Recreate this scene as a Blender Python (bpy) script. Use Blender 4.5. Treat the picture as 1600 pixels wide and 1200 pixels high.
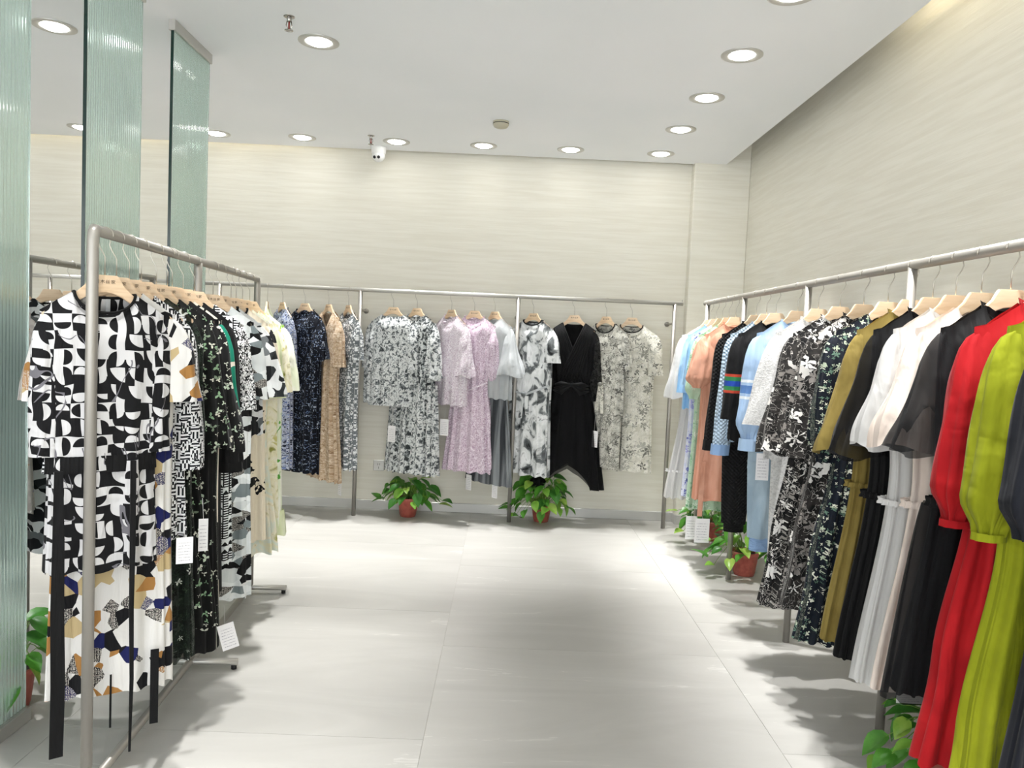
import bpy, bmesh, math, random
from mathutils import Vector, Matrix, Quaternion
from math import sin, cos, pi, radians, sqrt, atan2

for o in list(bpy.data.objects): bpy.data.objects.remove(o)
SC = bpy.context.scene
COL = SC.collection

# ------------------------------------------------------------------ camera
F, HC = 1202.0, 1.40
PITCH, YAW, ROLL = radians(3.25), radians(-0.5), radians(2.5)
def cam_basis():
    f = Vector((-sin(YAW)*cos(PITCH), cos(YAW)*cos(PITCH), -sin(PITCH)))
    r = f.cross(Vector((0, 0, 1))).normalized(); u = r.cross(f)
    return r*cos(ROLL)+u*sin(ROLL), -r*sin(ROLL)+u*cos(ROLL), f
CR, CU, CF = cam_basis()
CP = Vector((0, 0, HC))
cd = bpy.data.cameras.new('camera'); cam = bpy.data.objects.new('camera', cd); COL.objects.link(cam)
cd.sensor_fit = 'HORIZONTAL'; cd.sensor_width = 36.0; cd.lens = F/1600*36.0; cd.clip_start = 0.05
cam.matrix_world = Matrix(((CR.x, CU.x, -CF.x, CP.x), (CR.y, CU.y, -CF.y, CP.y), (CR.z, CU.z, -CF.z, CP.z), (0, 0, 0, 1)))
SC.camera = cam
def proj(p):
    d = Vector(p)-CP; z = d.dot(CF)
    return 800+F*d.dot(CR)/z, 600-F*d.dot(CU)/z
def ray(u, v): return CF+CR*((u-800)/F)+CU*((600-v)/F)
def onz(u, v, z): r = ray(u, v); return CP+r*((z-HC)/r.z)
def ony(u, v, y): r = ray(u, v); return CP+r*(y/r.y)
def zpix(x, y, v):                      # height of the point above (x, y) that shows at image row v
    lo, hi = -0.5, 3.2
    for _ in range(40):
        m = (lo+hi)/2
        if proj((x, y, m))[1] > v: lo = m
        else: hi = m
    return (lo+hi)/2

# ------------------------------------------------------------------ world, exposure
W = bpy.data.worlds.new('world'); SC.world = W; W.use_nodes = True
W.node_tree.nodes['Background'].inputs[0].default_value = (0.93, 0.965, 1.0, 1)
W.node_tree.nodes['Background'].inputs[1].default_value = 2.6
vs = SC.view_settings; vs.view_transform = 'Standard'; vs.look = 'None'; vs.gamma = 1; vs.use_curve_mapping = False
vs.exposure = 0.64
SPOT_W = 135.0

# ------------------------------------------------------------------ shader helper
def C(h, a=1.0):
    h = h.lstrip('#'); o = []
    for i in (0, 2, 4):
        c = int(h[i:i+2], 16)/255; o.append(c/12.92 if c <= .04045 else ((c+.055)/1.055)**2.4)
    return (*o, a)
class G:
    def __init__(s, name):
        s.m = bpy.data.materials.new(name); s.m.use_nodes = True; s.t = s.m.node_tree
        s.b = s.t.nodes['Principled BSDF']; s.out = s.t.nodes['Material Output']
    def n(s, typ, ins=None, **kw):
        nd = s.t.nodes.new(typ)
        for k, v in kw.items(): setattr(nd, k, v)
        for k, v in (ins or {}).items(): s.set(nd.inputs[k], v)
        return nd
    def set(s, sock, v):
        if isinstance(v, bpy.types.NodeSocket): s.t.links.new(v, sock)
        else: sock.default_value = v
    def mth(s, op, a, b=0.0, c=0.0):
        nd = s.n('ShaderNodeMath', operation=op)
        for i, v in enumerate((a, b, c)): s.set(nd.inputs[i], v)
        return nd.outputs[0]
    def vec(s, op, a, b=(0, 0, 0)):
        nd = s.n('ShaderNodeVectorMath', operation=op); s.set(nd.inputs[0], a); s.set(nd.inputs[1], b)
        return nd.outputs['Value'] if op in ('LENGTH', 'DOT_PRODUCT', 'DISTANCE') else nd.outputs[0]
    def uv(s, sx=1, sy=None):
        if sy is None: sy = sx
        return s.vec('MULTIPLY', s.n('ShaderNodeUVMap').outputs[0], (sx, sy, 1))
    def obj(s, sx=1, sy=1, sz=1):
        return s.vec('MULTIPLY', s.n('ShaderNodeTexCoord').outputs['Object'], (sx, sy, sz))
    def sep(s, v): return s.n('ShaderNodeSeparateXYZ', {0: v}).outputs
    def comb(s, x, y, z=0.0): return s.n('ShaderNodeCombineXYZ', {0: x, 1: y, 2: z}).outputs[0]
    def noise(s, v, scale=1, detail=3, rough=.5, dist=0, col=False):
        nd = s.n('ShaderNodeTexNoise', {'Vector': v, 'Scale': scale, 'Detail': detail, 'Roughness': rough, 'Distortion': dist})
        return nd.outputs['Color' if col else 0]
    def vor(s, v, scale=1, rnd=1.0, feature='F1'):
        return s.n('ShaderNodeTexVoronoi', {'Vector': v, 'Scale': scale, 'Randomness': rnd}, feature=feature).outputs
    def white(s, v):
        return s.n('ShaderNodeTexWhiteNoise', {'Vector': v}, noise_dimensions='3D').outputs['Color']
    def ramp(s, f, stops, interp='CONSTANT'):
        nd = s.n('ShaderNodeValToRGB', {0: f}); r = nd.color_ramp; r.interpolation = interp
        for i, (p, c) in enumerate(stops):
            e = r.elements[i] if i < 2 else r.elements.new(p)
            e.position = p; e.color = C(c) if isinstance(c, str) else c
        return nd.outputs[0]
    def mix(s, f, a, b):
        nd = s.n('ShaderNodeMix', data_type='RGBA')
        s.set(nd.inputs[0], f)
        for i, v in ((6, a), (7, b)): s.set(nd.inputs[i], C(v) if isinstance(v, str) else v)
        return nd.outputs[2]
    def lt(s, a, b): return s.mth('LESS_THAN', a, b)
    def gt(s, a, b): return s.mth('GREATER_THAN', a, b)
    def bump(s, h, strength=.3, dist=.01):
        nd = s.n('ShaderNodeBump', {'Height': h, 'Strength': strength, 'Distance': dist})
        s.t.links.new(nd.outputs[0], s.b.inputs['Normal'])
    def done(s, col=None, rough=.5, metal=0.0, spec=.5, sheen=0.0, sheer=0.0, transl=0.0):
        if col is not None: s.set(s.b.inputs['Base Color'], C(col) if isinstance(col, str) else col)
        s.b.inputs['Roughness'].default_value = rough; s.b.inputs['Metallic'].default_value = metal
        s.b.inputs['Specular IOR Level'].default_value = spec
        if sheen: s.b.inputs['Sheen Weight'].default_value = sheen
        sh = s.b.outputs[0]
        if sheen and not s.b.inputs['Normal'].is_linked:
            n1 = s.noise(s.uv(22, 3.2), 1, 3, .5, .6); n2 = s.noise(s.uv(9, 7), 1, 2, .5, 1.0)
            s.bump(s.mth('ADD', n1, s.mth('MULTIPLY', n2, .7)), .55, .022)
        if transl:
            tl = s.n('ShaderNodeBsdfTranslucent'); 
            if col is not None: s.set(tl.inputs[0], C(col) if isinstance(col, str) else col)
            mx = s.n('ShaderNodeMixShader', {0: transl}); s.t.links.new(sh, mx.inputs[1]); s.t.links.new(tl.outputs[0], mx.inputs[2]); sh = mx.outputs[0]
        if sheer:
            tr = s.n('ShaderNodeBsdfTransparent')
            mx = s.n('ShaderNodeMixShader', {0: sheer}); s.t.links.new(sh, mx.inputs[1]); s.t.links.new(tr.outputs[0], mx.inputs[2]); sh = mx.outputs[0]
        s.t.links.new(sh, s.out.inputs[0])
        return s.m
M = {}

# ---- room and hardware materials
g = G('wallpaper'); o = g.obj(1.3, 1.3, 26); n1 = g.noise(o, 1.6, 5, .6, .4); n2 = g.noise(g.obj(9, 9, 260), 1, 2)
g.bump(g.mth('ADD', n1, g.mth('MULTIPLY', n2, .35)), .22, .006)
M['wall'] = g.done(g.ramp(n1, [(.3, '#e3dfd1'), (.7, '#ebe8dc')], 'EASE'), .62, spec=.35)
g = G('ceiling_paint'); M['ceiling'] = g.done(g.ramp(g.noise(g.obj(), 1.2, 2), [(.3, '#f0f2f4'), (.7, '#f4f5f7')], 'EASE'), .9, spec=.1)
g = G('floor_tile'); a = g.noise(g.obj(.7, 2.6, 1), 1.1, 6, .6, .8); b = g.noise(g.obj(.9, 3.6, 1), 2.2, 8, .65, 1.6)
vein = g.mth('SUBTRACT', 1.0, g.mth('MULTIPLY', g.mth('ABSOLUTE', g.mth('SUBTRACT', b, .52)), 28.0), 0); vein = g.mth('MULTIPLY', g.mth('MAXIMUM', vein, 0.0), g.mth('MULTIPLY', g.gt(a, .55), .35))
base = g.ramp(a, [(.3, '#b3b1ac'), (.7, '#c1bfba')], 'EASE')
g.set(g.b.inputs['Roughness'], g.mth('ADD', g.mth('MULTIPLY', a, .12), .34))
m = g.mix(vein, base, '#e6e4de'); r0 = g.b.inputs['Roughness'].links[0].from_socket
M['tile'] = g.done(m, .4, spec=.4); g.t.links.new(r0, g.b.inputs['Roughness'])
M['grout'] = G('tile_joint').done('#b2afa7', .9)
M['baseboard'] = G('baseboard_satin').done('#c9c8c4', .35, .35)
g = G('brushed_steel'); g.bump(g.noise(g.obj(400, 400, 6), 1, 2), .08, .001); M['steel'] = g.done('#a39f98', .42, .6)
M['steel_light'] = G('satin_aluminium').done('#c4c2bd', .4, .7)
M['wire'] = G('hook_wire').done('#c3beb4', .28, .95)
M['rubber'] = G('black_rubber').done('#141414', .7)
g = G('beech_wood'); w = g.noise(g.obj(6, 60, 60), 1, 5, .6, .6)
M['wood'] = g.done(g.ramp(w, [(.3, '#dcbd99'), (.55, '#e8cdac'), (.75, '#f0dabd')], 'EASE'), .42, spec=.4)
M['wood_pad'] = G('anti_slip_pad').done('#d9ad55', .6)
M['ink'] = G('brown_ink').done('#4a3526', .8)
M['white_plastic'] = G('white_plastic').done('#e9e9e7', .35)
M['beige_plastic'] = G('ivory_plastic').done('#bdb7a2', .5)
M['dark'] = G('dark_gap').done('#17181a', .5)
M['chrome'] = G('sprinkler_chrome').done('#a9a5a0', .2, 1.0)
M['red_bulb'] = G('sprinkler_bulb').done('#8c2a22', .2)
g = G('lamp_lens'); g.b.inputs['Emission Color'].default_value = (1, .99, .97, 1); g.b.inputs['Emission Strength'].default_value = 16.0; M['lens'] = g.done('#ffffff', .5)
g = G('cove_strip'); g.b.inputs['Emission Color'].default_value = (1, .86, .6, 1); g.b.inputs['Emission Strength'].default_value = 12.0; M['strip'] = g.done('#ffffff', .5)
g = G('reeded_glass'); g.b.inputs['Transmission Weight'].default_value = .74; g.b.inputs['IOR'].default_value = 1.5; M['glass'] = g.done('#e2f4ee', .08)
g = G('glass_edge'); M['glass_edge'] = g.done('#0d2a24', .15)
g = G('pot_plastic'); M['pot'] = g.done(g.ramp(g.noise(g.obj(30, 30, 30), 1, 3), [(.3, '#b0584e'), (.7, '#c66d60')], 'EASE'), .45)
M['soil'] = G('soil').done(g.t and '#2c2018', .95)
def leaf_mat(nm, c1, c2):
    g = G(nm); M[nm] = g.done(g.ramp(g.noise(g.obj(18, 18, 18), 1, 3), [(.35, c1), (.65, c2)], 'EASE'), .32, transl=.25)
leaf_mat('leaf_a', '#4a8a2c', '#63a53e'); leaf_mat('leaf_b', '#83bd45', '#9dcc5c'); leaf_mat('leaf_c', '#3a7628', '#4f8f3c'); leaf_mat('leaf_d', '#a9c85a', '#79b23e')
M['stem'] = G('plant_stem').done('#6f9440', .5)
g = G('paper_tag'); y = g.sep(g.uv())[1]; x = g.sep(g.uv())[0]
ln = g.lt(g.mth('FRACT', g.mth('MULTIPLY', y, 9.0)), .22); nz = g.gt(g.noise(g.uv(30, 9), 1, 1), .5)
inb = g.mth('MULTIPLY', g.gt(x, .12), g.mth('MULTIPLY', g.lt(x, .85), g.mth('MULTIPLY', g.gt(y, .1), g.lt(y, .8))))
M['tag'] = g.done(g.mix(g.mth('MULTIPLY', g.mth('MULTIPLY', ln, inb), nz), '#eceaea', '#8d8a94'), .7)

# ---- fabric materials (UV in metres)
FAB = dict(rough=.8, spec=.2, sheen=.05)
def plain(nm, col, col2=None, knit=False, **kw):
    g = G(nm)
    if knit:
        ux, uy, _ = g.sep(g.uv(1)); h = g.mth('MULTIPLY', g.mth('SINE', g.mth('MULTIPLY', ux, 300.0)), g.mth('SINE', g.mth('MULTIPLY', uy, 300.0)))
        g.bump(h, .8, .004)
    c = g.ramp(g.noise(g.uv(14, 5), 1, 4), [(.35, col), (.65, col2)], 'EASE') if col2 else col
    k = dict(FAB); k.update(kw); M[nm] = g.done(c, **k)
plain('f_black', '#0b0b0c', rough=.7, spec=.18); plain('f_black_sheer', '#0b0b0d', rough=.7, spec=.15, sheer=.2); plain('f_white', '#dfdedc', transl=.18)
plain('f_white_sheer', '#e2e1df', transl=.25, sheer=.1); plain('f_beige', '#d6c6ba', '#dfd2c8', rough=.5); plain('f_red', '#a21018', '#b0161c', transl=.12)
plain('f_lime', '#878e14', '#969c1b', transl=.12); plain('f_navy', '#15171f'); plain('f_olive', '#7c6a34', '#8f7d42', transl=.1)
plain('f_peach', '#c98f76', '#d6a088', rough=.42); plain('f_black_knit', '#111112', knit=True); plain('f_blue_knit', '#9db2c6', '#b2c4d4', knit=True)
plain('f_blue', '#a9c4e2', '#b4cde8'); plain('f_blue_jog', '#93a7b6', '#a5b7c3'); plain('f_grey_blouse', '#b9bdbf', '#c6c9ca', transl=.15)
plain('f_skyblue', '#8fc0ea', '#b8d8f2'); plain('f_cuff_blue', '#86a3c9'); plain('f_palegreen', '#d5ddb0', '#e3e8c9', transl=.15)
g = G('f_grey_skirt'); x = g.sep(g.uv(1)); st = g.noise(g.uv(26, .6), 1, 2)
M['f_grey_skirt'] = g.done(g.ramp(st, [(.35, '#33363a'), (.65, '#8b8f92')], 'EASE'), **FAB)

def xorv(g, a, b): return g.mth('ABSOLUTE', g.mth('SUBTRACT', a, b))
def cells(g, s, sy=None):
    p = g.uv(1/s, 1/(sy or s)); fl = g.vec('FLOOR', p); fr = g.vec('SUBTRACT', g.vec('FRACTION', p), (.5, .5, 0))
    return fl, fr, g.sep(g.white(fl))
# half circles in a grid
g = G('f_geo'); wob = g.vec('ADD', g.uv(1/.045, 1/.05), g.vec('MULTIPLY', g.noise(g.uv(9), 1, 1, col=True), (.7, .7, 0)))
fl = g.vec('FLOOR', wob); fr = g.vec('SUBTRACT', g.vec('FRACTION', wob), (.5, .5, 0)); rn = g.sep(g.white(fl)); fx, fy, _ = g.sep(fr)
h = g.mth('ADD', g.mth('MULTIPLY', g.lt(rn[0], .45), fx), g.mth('MULTIPLY', g.gt(rn[0], .45), fy)); half = g.gt(h, 0.0)
half = xorv(g, half, g.lt(rn[1], .5)); cir = g.lt(g.vec('LENGTH', fr), .45); perp = g.gt(g.mth('ADD', g.mth('MULTIPLY', g.lt(rn[0], .45), fy), g.mth('MULTIPLY', g.gt(rn[0], .45), fx)), 0.0)
bsel = g.gt(rn[2], .68); bg = g.mth('ADD', g.mth('MULTIPLY', bsel, perp), g.mth('MULTIPLY', g.mth('SUBTRACT', 1.0, bsel), g.gt(rn[2], .34)))
quart = g.lt(g.vec('LENGTH', g.vec('SUBTRACT', fr, (.5, .5, 0))), .8)
sel = g.gt(g.sep(g.white(g.vec('ADD', fl, (17, 5, 3))))[0], .72)
val = g.mth('ADD', g.mth('MULTIPLY', cir, half), g.mth('MULTIPLY', g.mth('SUBTRACT', 1.0, cir), bg)); q2 = xorv(g, quart, bg)
val = g.mth('ADD', g.mth('MULTIPLY', val, g.mth('SUBTRACT', 1.0, sel)), g.mth('MULTIPLY', q2, sel))
scr = g.noise(g.uv(11, 6), 1, 1, .5, 1.2); line = g.lt(g.mth('ABSOLUTE', g.mth('SUBTRACT', scr, .5)), .012); msk = g.gt(g.noise(g.uv(8, 8), 1, 1), .53)
M['f_geo'] = g.done(g.mix(g.mth('MULTIPLY', line, msk), g.mix(val, '#0d0d0f', '#c6c5c5'), '#6d6b70'), **FAB)
# colour blocks
def blocks(nm, s, stops, sx=1.0, dots=True, ds=.15):
    g = G(nm); v = g.vor(g.vec('ADD', g.uv(sx/s, 1/s), g.vec('MULTIPLY', g.noise(g.uv(20), 1, 0, col=True), (ds, ds, 0))), 1, 1)
    r = g.sep(v['Color'])
    c = g.ramp(r[0], stops)
    if dots:
        tx = g.lt(g.vor(g.uv(240), 1, .3)['Distance'], .35); tm = g.mth('MULTIPLY', g.gt(r[1], .72), g.lt(r[0], .46))
        c = g.mix(g.mth('MULTIPLY', tm, tx), c, '#dcd8d0')
    M[nm] = g.done(c, **FAB)
blocks('f_blocks', .043, [(0, '#101013'), (.22, '#a07440'), (.34, '#191e50'), (.41, '#d9d7d3'), (.94, '#b9a57c')])
blocks('f_abstract', .034, [(0, '#1b1d1f'), (.28, '#dfe1e1'), (.5, '#6d7274'), (.62, '#e3e5e5'), (.86, '#2d3133')], .8, False, 1.6)
blocks('f_news', .03, [(0, '#0f1011'), (.38, '#e6eaea'), (.66, '#7c8688'), (.78, '#d7dcdc')], .6)
blocks('f_teal', .16, [(0, '#111213'), (.3, '#ece4d6'), (.66, '#12836a'), (.82, '#131313')], .8, False, 1.0)
# basket weave maze
g = G('f_maze'); p = g.uv(1/.03); px, py, _ = g.sep(p); par = g.mth('MODULO', g.mth('ABSOLUTE', g.mth('ADD', g.mth('FLOOR', px), g.mth('FLOOR', py))), 2.0)
st = g.mth('ADD', g.mth('MULTIPLY', par, px), g.mth('MULTIPLY', g.mth('SUBTRACT', 1.0, par), py)); cut = g.gt(g.noise(g.uv(60), 1, 0), .58)
M['f_maze'] = g.done(g.mix(xorv(g, g.lt(g.mth('FRACT', g.mth('MULTIPLY', st, 2.5)), .5), cut), '#0f1016', '#e9e9ea'), **FAB)
# lettered triangles
g = G('f_letters'); fl, fr, rn = cells(g, .024, .03); fx, fy, _ = g.sep(fr); tri = g.gt(g.mth('ADD', g.mth('ABSOLUTE', fx), fy), .12)
bar = g.mth('MULTIPLY', g.lt(g.mth('FRACT', g.mth('MULTIPLY', fy, 3.0)), .45), g.gt(fx, -.3)); v = g.mth('ADD', g.mth('MULTIPLY', tri, g.gt(rn[0], .5)), g.mth('MULTIPLY', bar, g.lt(rn[0], .5)))
M['f_letters'] = g.done(g.mix(g.mth('MINIMUM', v, 1.0), '#0e0f10', '#e4e8e8'), **FAB)
# flower prints
def flower(nm, s, bg, cols, R=.42, petals=5, amp=.35, keep=.8, dist=.3, centre=None, bg2=None, line=None, **kw):
    g = G(nm); base = g.uv(1/s); v0 = g.vec('ADD', base, g.vec('MULTIPLY', g.vec('SUBTRACT', g.noise(g.uv(3/s), 1, 1, col=True), (.5, .5, .5)), (dist, dist, 0)))
    vo = g.vor(v0, 1, .9); d = g.vec('SUBTRACT', v0, vo['Position']); dx, dy, _ = g.sep(d); r = vo['Distance']; rc = g.sep(vo['Color'])
    ang = g.mth('ARCTAN2', dy, dx); pet = g.mth('MULTIPLY', g.mth('COSINE', g.mth('ADD', g.mth('MULTIPLY', ang, float(petals)), g.mth('MULTIPLY', rc[1], 6.0))), amp)
    rad = g.mth('MULTIPLY', g.mth('ADD', pet, 1-amp), g.mth('MULTIPLY', g.mth('ADD', g.mth('MULTIPLY', rc[2], .6), .55), R)); msk = g.mth('MULTIPLY', g.lt(r, rad), g.lt(rc[0], keep))
    fc = g.ramp(rc[1], [(i/len(cols), c) for i, c in enumerate(cols)]) if len(cols) > 1 else C(cols[0])
    b = g.ramp(g.noise(g.uv(1.2/s), 1, 3), [(.4, bg), (.6, bg2)], 'EASE') if bg2 else C(bg)
    if line:
        ln = g.lt(g.mth('ABSOLUTE', g.mth('SUBTRACT', g.noise(g.uv(2/s), 1, 2, .5, 1.0),   .5)), .009); b = g.mix(ln, b, line)
    c = g.mix(msk, b, fc)
    if centre: c = g.mix(g.mth('MULTIPLY', g.lt(r, .09), msk), c, centre)
    k = dict(FAB); k.update(kw); M[nm] = g.done(c, **k)
flower('f_butterfly', .024, '#0e0f0e', ['#c9d6c0', '#8fb08c', '#dcdccd', '#7e8f78'], .62, 3, .4, .7)
flower('f_butterfly2', .026, '#101011', ['#b9c8b4', '#cfd2c4'], .6, 3, .4, .6)
flower('f_darkgreen', .045, '#18241c', ['#cdd3c8', '#dfe2da'], .45, 5, .3, .75, centre='#1a241c', bg2='#0f1411', line='#31402f', sheer=.1)
flower('f_bwfloral', .07, '#161515', ['#d8d4cf', '#8d8782', '#ece9e4', '#8d8782'], .72, 5, .35, .9, .5, centre='#1c1a19', bg2='#33302e', line='#bdb8b2')
flower('f_bwfloral2', .06, '#141416', ['#e2dfda', '#a19c97', '#f1eee9'], .72, 6, .35, .9, .6, centre='#1c1a19', bg2='#2a2828', line='#cfcac4')
flower('f_navyfloral', .0165, '#11161f', ['#aeb8a2', '#d9dac9', '#5f7a6a'], .66, 4, .3, .75, bg2='#0c1420')
flower('f_navydash', .014, '#0d111c', ['#8fa0bd', '#aeb9cc', '#5b6c8e'], .6, 2, .5, .75)
flower('f_bluespeck', .013, '#b4bacb', ['#2a355c', '#15192a', '#6a7aa8'], .85, 3, .3, .9)
flower('f_tan', .018, '#cdb79f', ['#8f7358', '#a88c70', '#e2d2be'], .7, 4, .35, .85, bg2='#bca387')
flower('f_lattice', .015, '#6e7478', ['#e8eaec'], .62, 6, .12, 1.0, .05, centre='#585e62')
flower('f_creamfloral', .055, '#dedbd0', ['#8c8b82', '#a9a89e', '#6e6d66', '#c4c1b2'], .8, 5, .4, .9, .7, centre='#e6e3d8', bg2='#cfccbf', line='#9b998f')
flower('f_cream2', .05, '#d2d0c6', ['#77766f', '#8f8d85', '#5f5e59'], .82, 5, .4, .9, .8, centre='#d8d5c9', bg2='#b5b3a8', line='#6d6b66')
flower('f_lavender', .06, '#cfd4ea', ['#8c8fd0', '#a7a8dc', '#6f74b8'], .6, 4, .35, .75, .7, bg2='#e2e4ef')
flower('f_greenfloral', .03, '#b9d3b9', ['#5f9a6a', '#7db488', '#e0ebdc'], .6, 5, .4, .85, .6)
flower('f_crochet', .03, '#d8cfc8', ['#b98c6c', '#a8a6ae', '#ece7e2', '#7a8794'], .6, 4, .35, .9, .5, bg2='#c5bab4')
flower('f_leafprint', .13, '#f0f0e4', ['#8fbf4a', '#4f9a34', '#c8dc94', '#5c6b2c'], .55, 3, .5, .7, .9, bg2='#e4ead0')
flower('f_branch', .1, '#eadfc9', ['#141414', '#1d1b1a'], .55, 2, .6, .85, 1.2)
# marbled prints
def marble(nm, sx, sy, stops, detail=4, dist=1.5, interp='CONSTANT', rough=.55, **kw):
    g = G(nm); k = dict(FAB); k.update(kw)
    M[nm] = g.done(g.ramp(g.noise(g.uv(sx, sy), 1, detail, rough, dist), stops, interp), **k)
marble('f_marble', 42, 34, [(0, '#43474a'), (.4, '#7f8486'), (.48, '#d9dbda'), (.62, '#a4a8a8'), (.7, '#eceded')], 5, 1.2)
marble('f_marble_dark', 42, 30, [(0, '#34383a'), (.45, '#7c8182'), (.52, '#cfd2d1'), (.64, '#8b9091')], 5, 1.2)
marble('f_pink', 40, 32, [(0, '#c4b2c0'), (.42, '#eee8ec'), (.52, '#b5a0b0'), (.58, '#e0d6de')], 3, 2.2)
marble('f_pinkdress', 40, 32, [(0, '#bba0b4'), (.42, '#ebdfe8'), (.52, '#a98ca0'), (.58, '#d6c4d2')], 3, 2.2)
marble('f_ink', 13, 8, [(.3, '#1f2122'), (.43, '#6f7374'), (.5, '#d8dad9'), (.62, '#eceded'), (.72, '#4a4d4e')], 6, .8, 'EASE')
marble('f_watercolour', 8, 7, [(.3, '#c9c37f'), (.42, '#e9e4c4'), (.52, '#dfe6da'), (.62, '#efe8d2'), (.72, '#b4b268')], 5, 1.4, 'EASE', transl=.15)
marble('f_creamolive', 14, 12, [(.3, '#8f8f45'), (.42, '#e8e2c2'), (.55, '#efead6'), (.66, '#c4be78')], 5, 1.6, 'EASE')
marble('f_zigzag', 70, 50, [(0, '#0f1011'), (.49, '#e9eaea'), (.62, '#131414')], 2, 2.0)
g = G('f_lace'); h = g.noise(g.uv(120), 1, 3, .6, 1.0); g.bump(h, .9, .006); M['f_lace'] = g.done(g.ramp(h, [(.4, '#c6c5c3'), (.55, '#dddcda')], 'EASE'), transl=.1, **FAB)
# sweatshirt stripes: bands at fixed heights of the knit
def striped(nm, base, z0, bands):
    g = G(nm); y = g.sep(g.uv())[1]; c = C(base)
    for (a, b, col) in bands: c = g.mix(g.mth('MULTIPLY', g.gt(y, z0+a), g.lt(y, z0+b)), c, col)
    M[nm] = g.done(c, **FAB)
striped('f_sweat_black', '#121213', -.43, [(0, .10, '#b8432f'), (.014, .086, '#2f7a4a'), (.036, .064, '#2346a0')])
striped('f_sweat_blue', '#a9c4e4', -.44, [(0, .095, '#e8edf2'), (.014, .081, '#a9c4e4'), (.028, .067, '#5f86bf')])

# ------------------------------------------------------------------ geometry helpers
def link(nm, me, parent=None, loc=None):
    o = bpy.data.objects.new(nm, me); COL.objects.link(o)
    if parent: o.parent = parent
    if loc is not None: o.location = loc
    return o
def empty(nm, loc, rz=0, label=None, cat=None, group=None):
    o = bpy.data.objects.new(nm, None); COL.objects.link(o); o.location = loc; o.rotation_euler = (0, 0, rz); o.empty_display_size = .05
    if label: tagp(o, label, cat, group)
    return o
def tagp(o, label, cat, group=None):
    o['label'] = label; o['category'] = cat
    if group: o['group'] = group
    return o
def struct(o): o['kind'] = 'structure'; return o
def mesh(nm, verts, faces, mat, uvs=None, smooth=True):
    me = bpy.data.meshes.new(nm); me.from_pydata(verts, [], faces)
    if uvs:
        ul = me.uv_layers.new(name='UVMap').data
        for l in me.loops: ul[l.index].uv = uvs[l.vertex_index]
    if smooth: me.polygons.foreach_set('use_smooth', [True]*len(me.polygons))
    me.materials.append(M[mat]); me.update(); return me
def box(x0, x1, y0, y1, z0, z1, nm, mat, parent=None, bev=0.0, loc=None):
    bm = bmesh.new(); bmesh.ops.create_cube(bm, size=1)
    for v in bm.verts: v.co = Vector((x0+(v.co.x+.5)*(x1-x0), y0+(v.co.y+.5)*(y1-y0), z0+(v.co.z+.5)*(z1-z0)))
    if bev: bmesh.ops.bevel(bm, geom=bm.edges, offset=bev, segments=1, affect='EDGES')
    me = bpy.data.meshes.new(nm); bm.to_mesh(me); bm.free(); me.materials.append(M[mat]); return link(nm, me, parent, loc)
def tube_data(pts, r, n=8, caps=True, taper=None):
    pts = [Vector(p) for p in pts]; V, Fc = [], []; prev = None
    for i, p in enumerate(pts):
        t = (pts[min(i+1, len(pts)-1)]-pts[max(i-1, 0)]).normalized()
        if prev is None:
            a = Vector((0, 0, 1)) if abs(t.z) < .9 else Vector((1, 0, 0)); s = t.cross(a).normalized()
        else: s = (prev-t*prev.dot(t)).normalized()
        prev = s; q = t.cross(s); rr = r if taper is None else taper[i]
        for k in range(n): an = 2*pi*k/n; V.append(p+(s*cos(an)+q*sin(an))*rr)
    for i in range(len(pts)-1):
        for k in range(n): Fc.append((i*n+k, i*n+(k+1) % n, (i+1)*n+(k+1) % n, (i+1)*n+k))
    if caps: Fc.append(tuple(range(n-1, -1, -1))); Fc.append(tuple((len(pts)-1)*n+k for k in range(n)))
    return V, Fc
def tube(nm, pts, r, mat, parent=None, n=8, taper=None):
    V, Fc = tube_data(pts, r, n, True, taper); return link(nm, mesh(nm, V, Fc, mat), parent)
def merge(parts):
    V, Fc = [], []
    for v, f in parts:
        k = len(V); V += list(v); Fc += [tuple(i+k for i in q) for q in f]
    return V, Fc
def lathe(nm, prof, mat, parent=None, n=24, loc=None):
    V, Fc = [], []
    for (r, z) in prof:
        for k in range(n): a = 2*pi*k/n; V.append((r*cos(a), r*sin(a), z))
    for i in range(len(prof)-1):
        for k in range(n): Fc.append((i*n+k, i*n+(k+1) % n, (i+1)*n+(k+1) % n, (i+1)*n+k))
    return link(nm, mesh(nm, V, Fc, mat), parent, loc)
def sat(x): return max(0.0, min(1.0, x))
def smooth(x): x = sat(x); return x*x*(3-2*x)
def interp(x, pts):
    if x <= pts[0][0]: return pts[0][1]
    for (a, va), (b, vb) in zip(pts, pts[1:]):
        if x <= b: return va+(vb-va)*(x-a)/(b-a)
    return pts[-1][1]
def sinterp(x, pts):
    if x <= pts[0][0]: return pts[0][1]
    for (a, va), (b, vb) in zip(pts, pts[1:]):
        if x <= b: return va+(vb-va)*smooth((x-a)/(b-a))
    return pts[-1][1]

# ------------------------------------------------------------------ the room
ZC, YB, XR, XL, YF = 2.83, 6.13, 1.83, -5.6, -3.2
XE = onz(1300, 125, ZC).x                       # edge of the dropped ceiling beside the right wall
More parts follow.
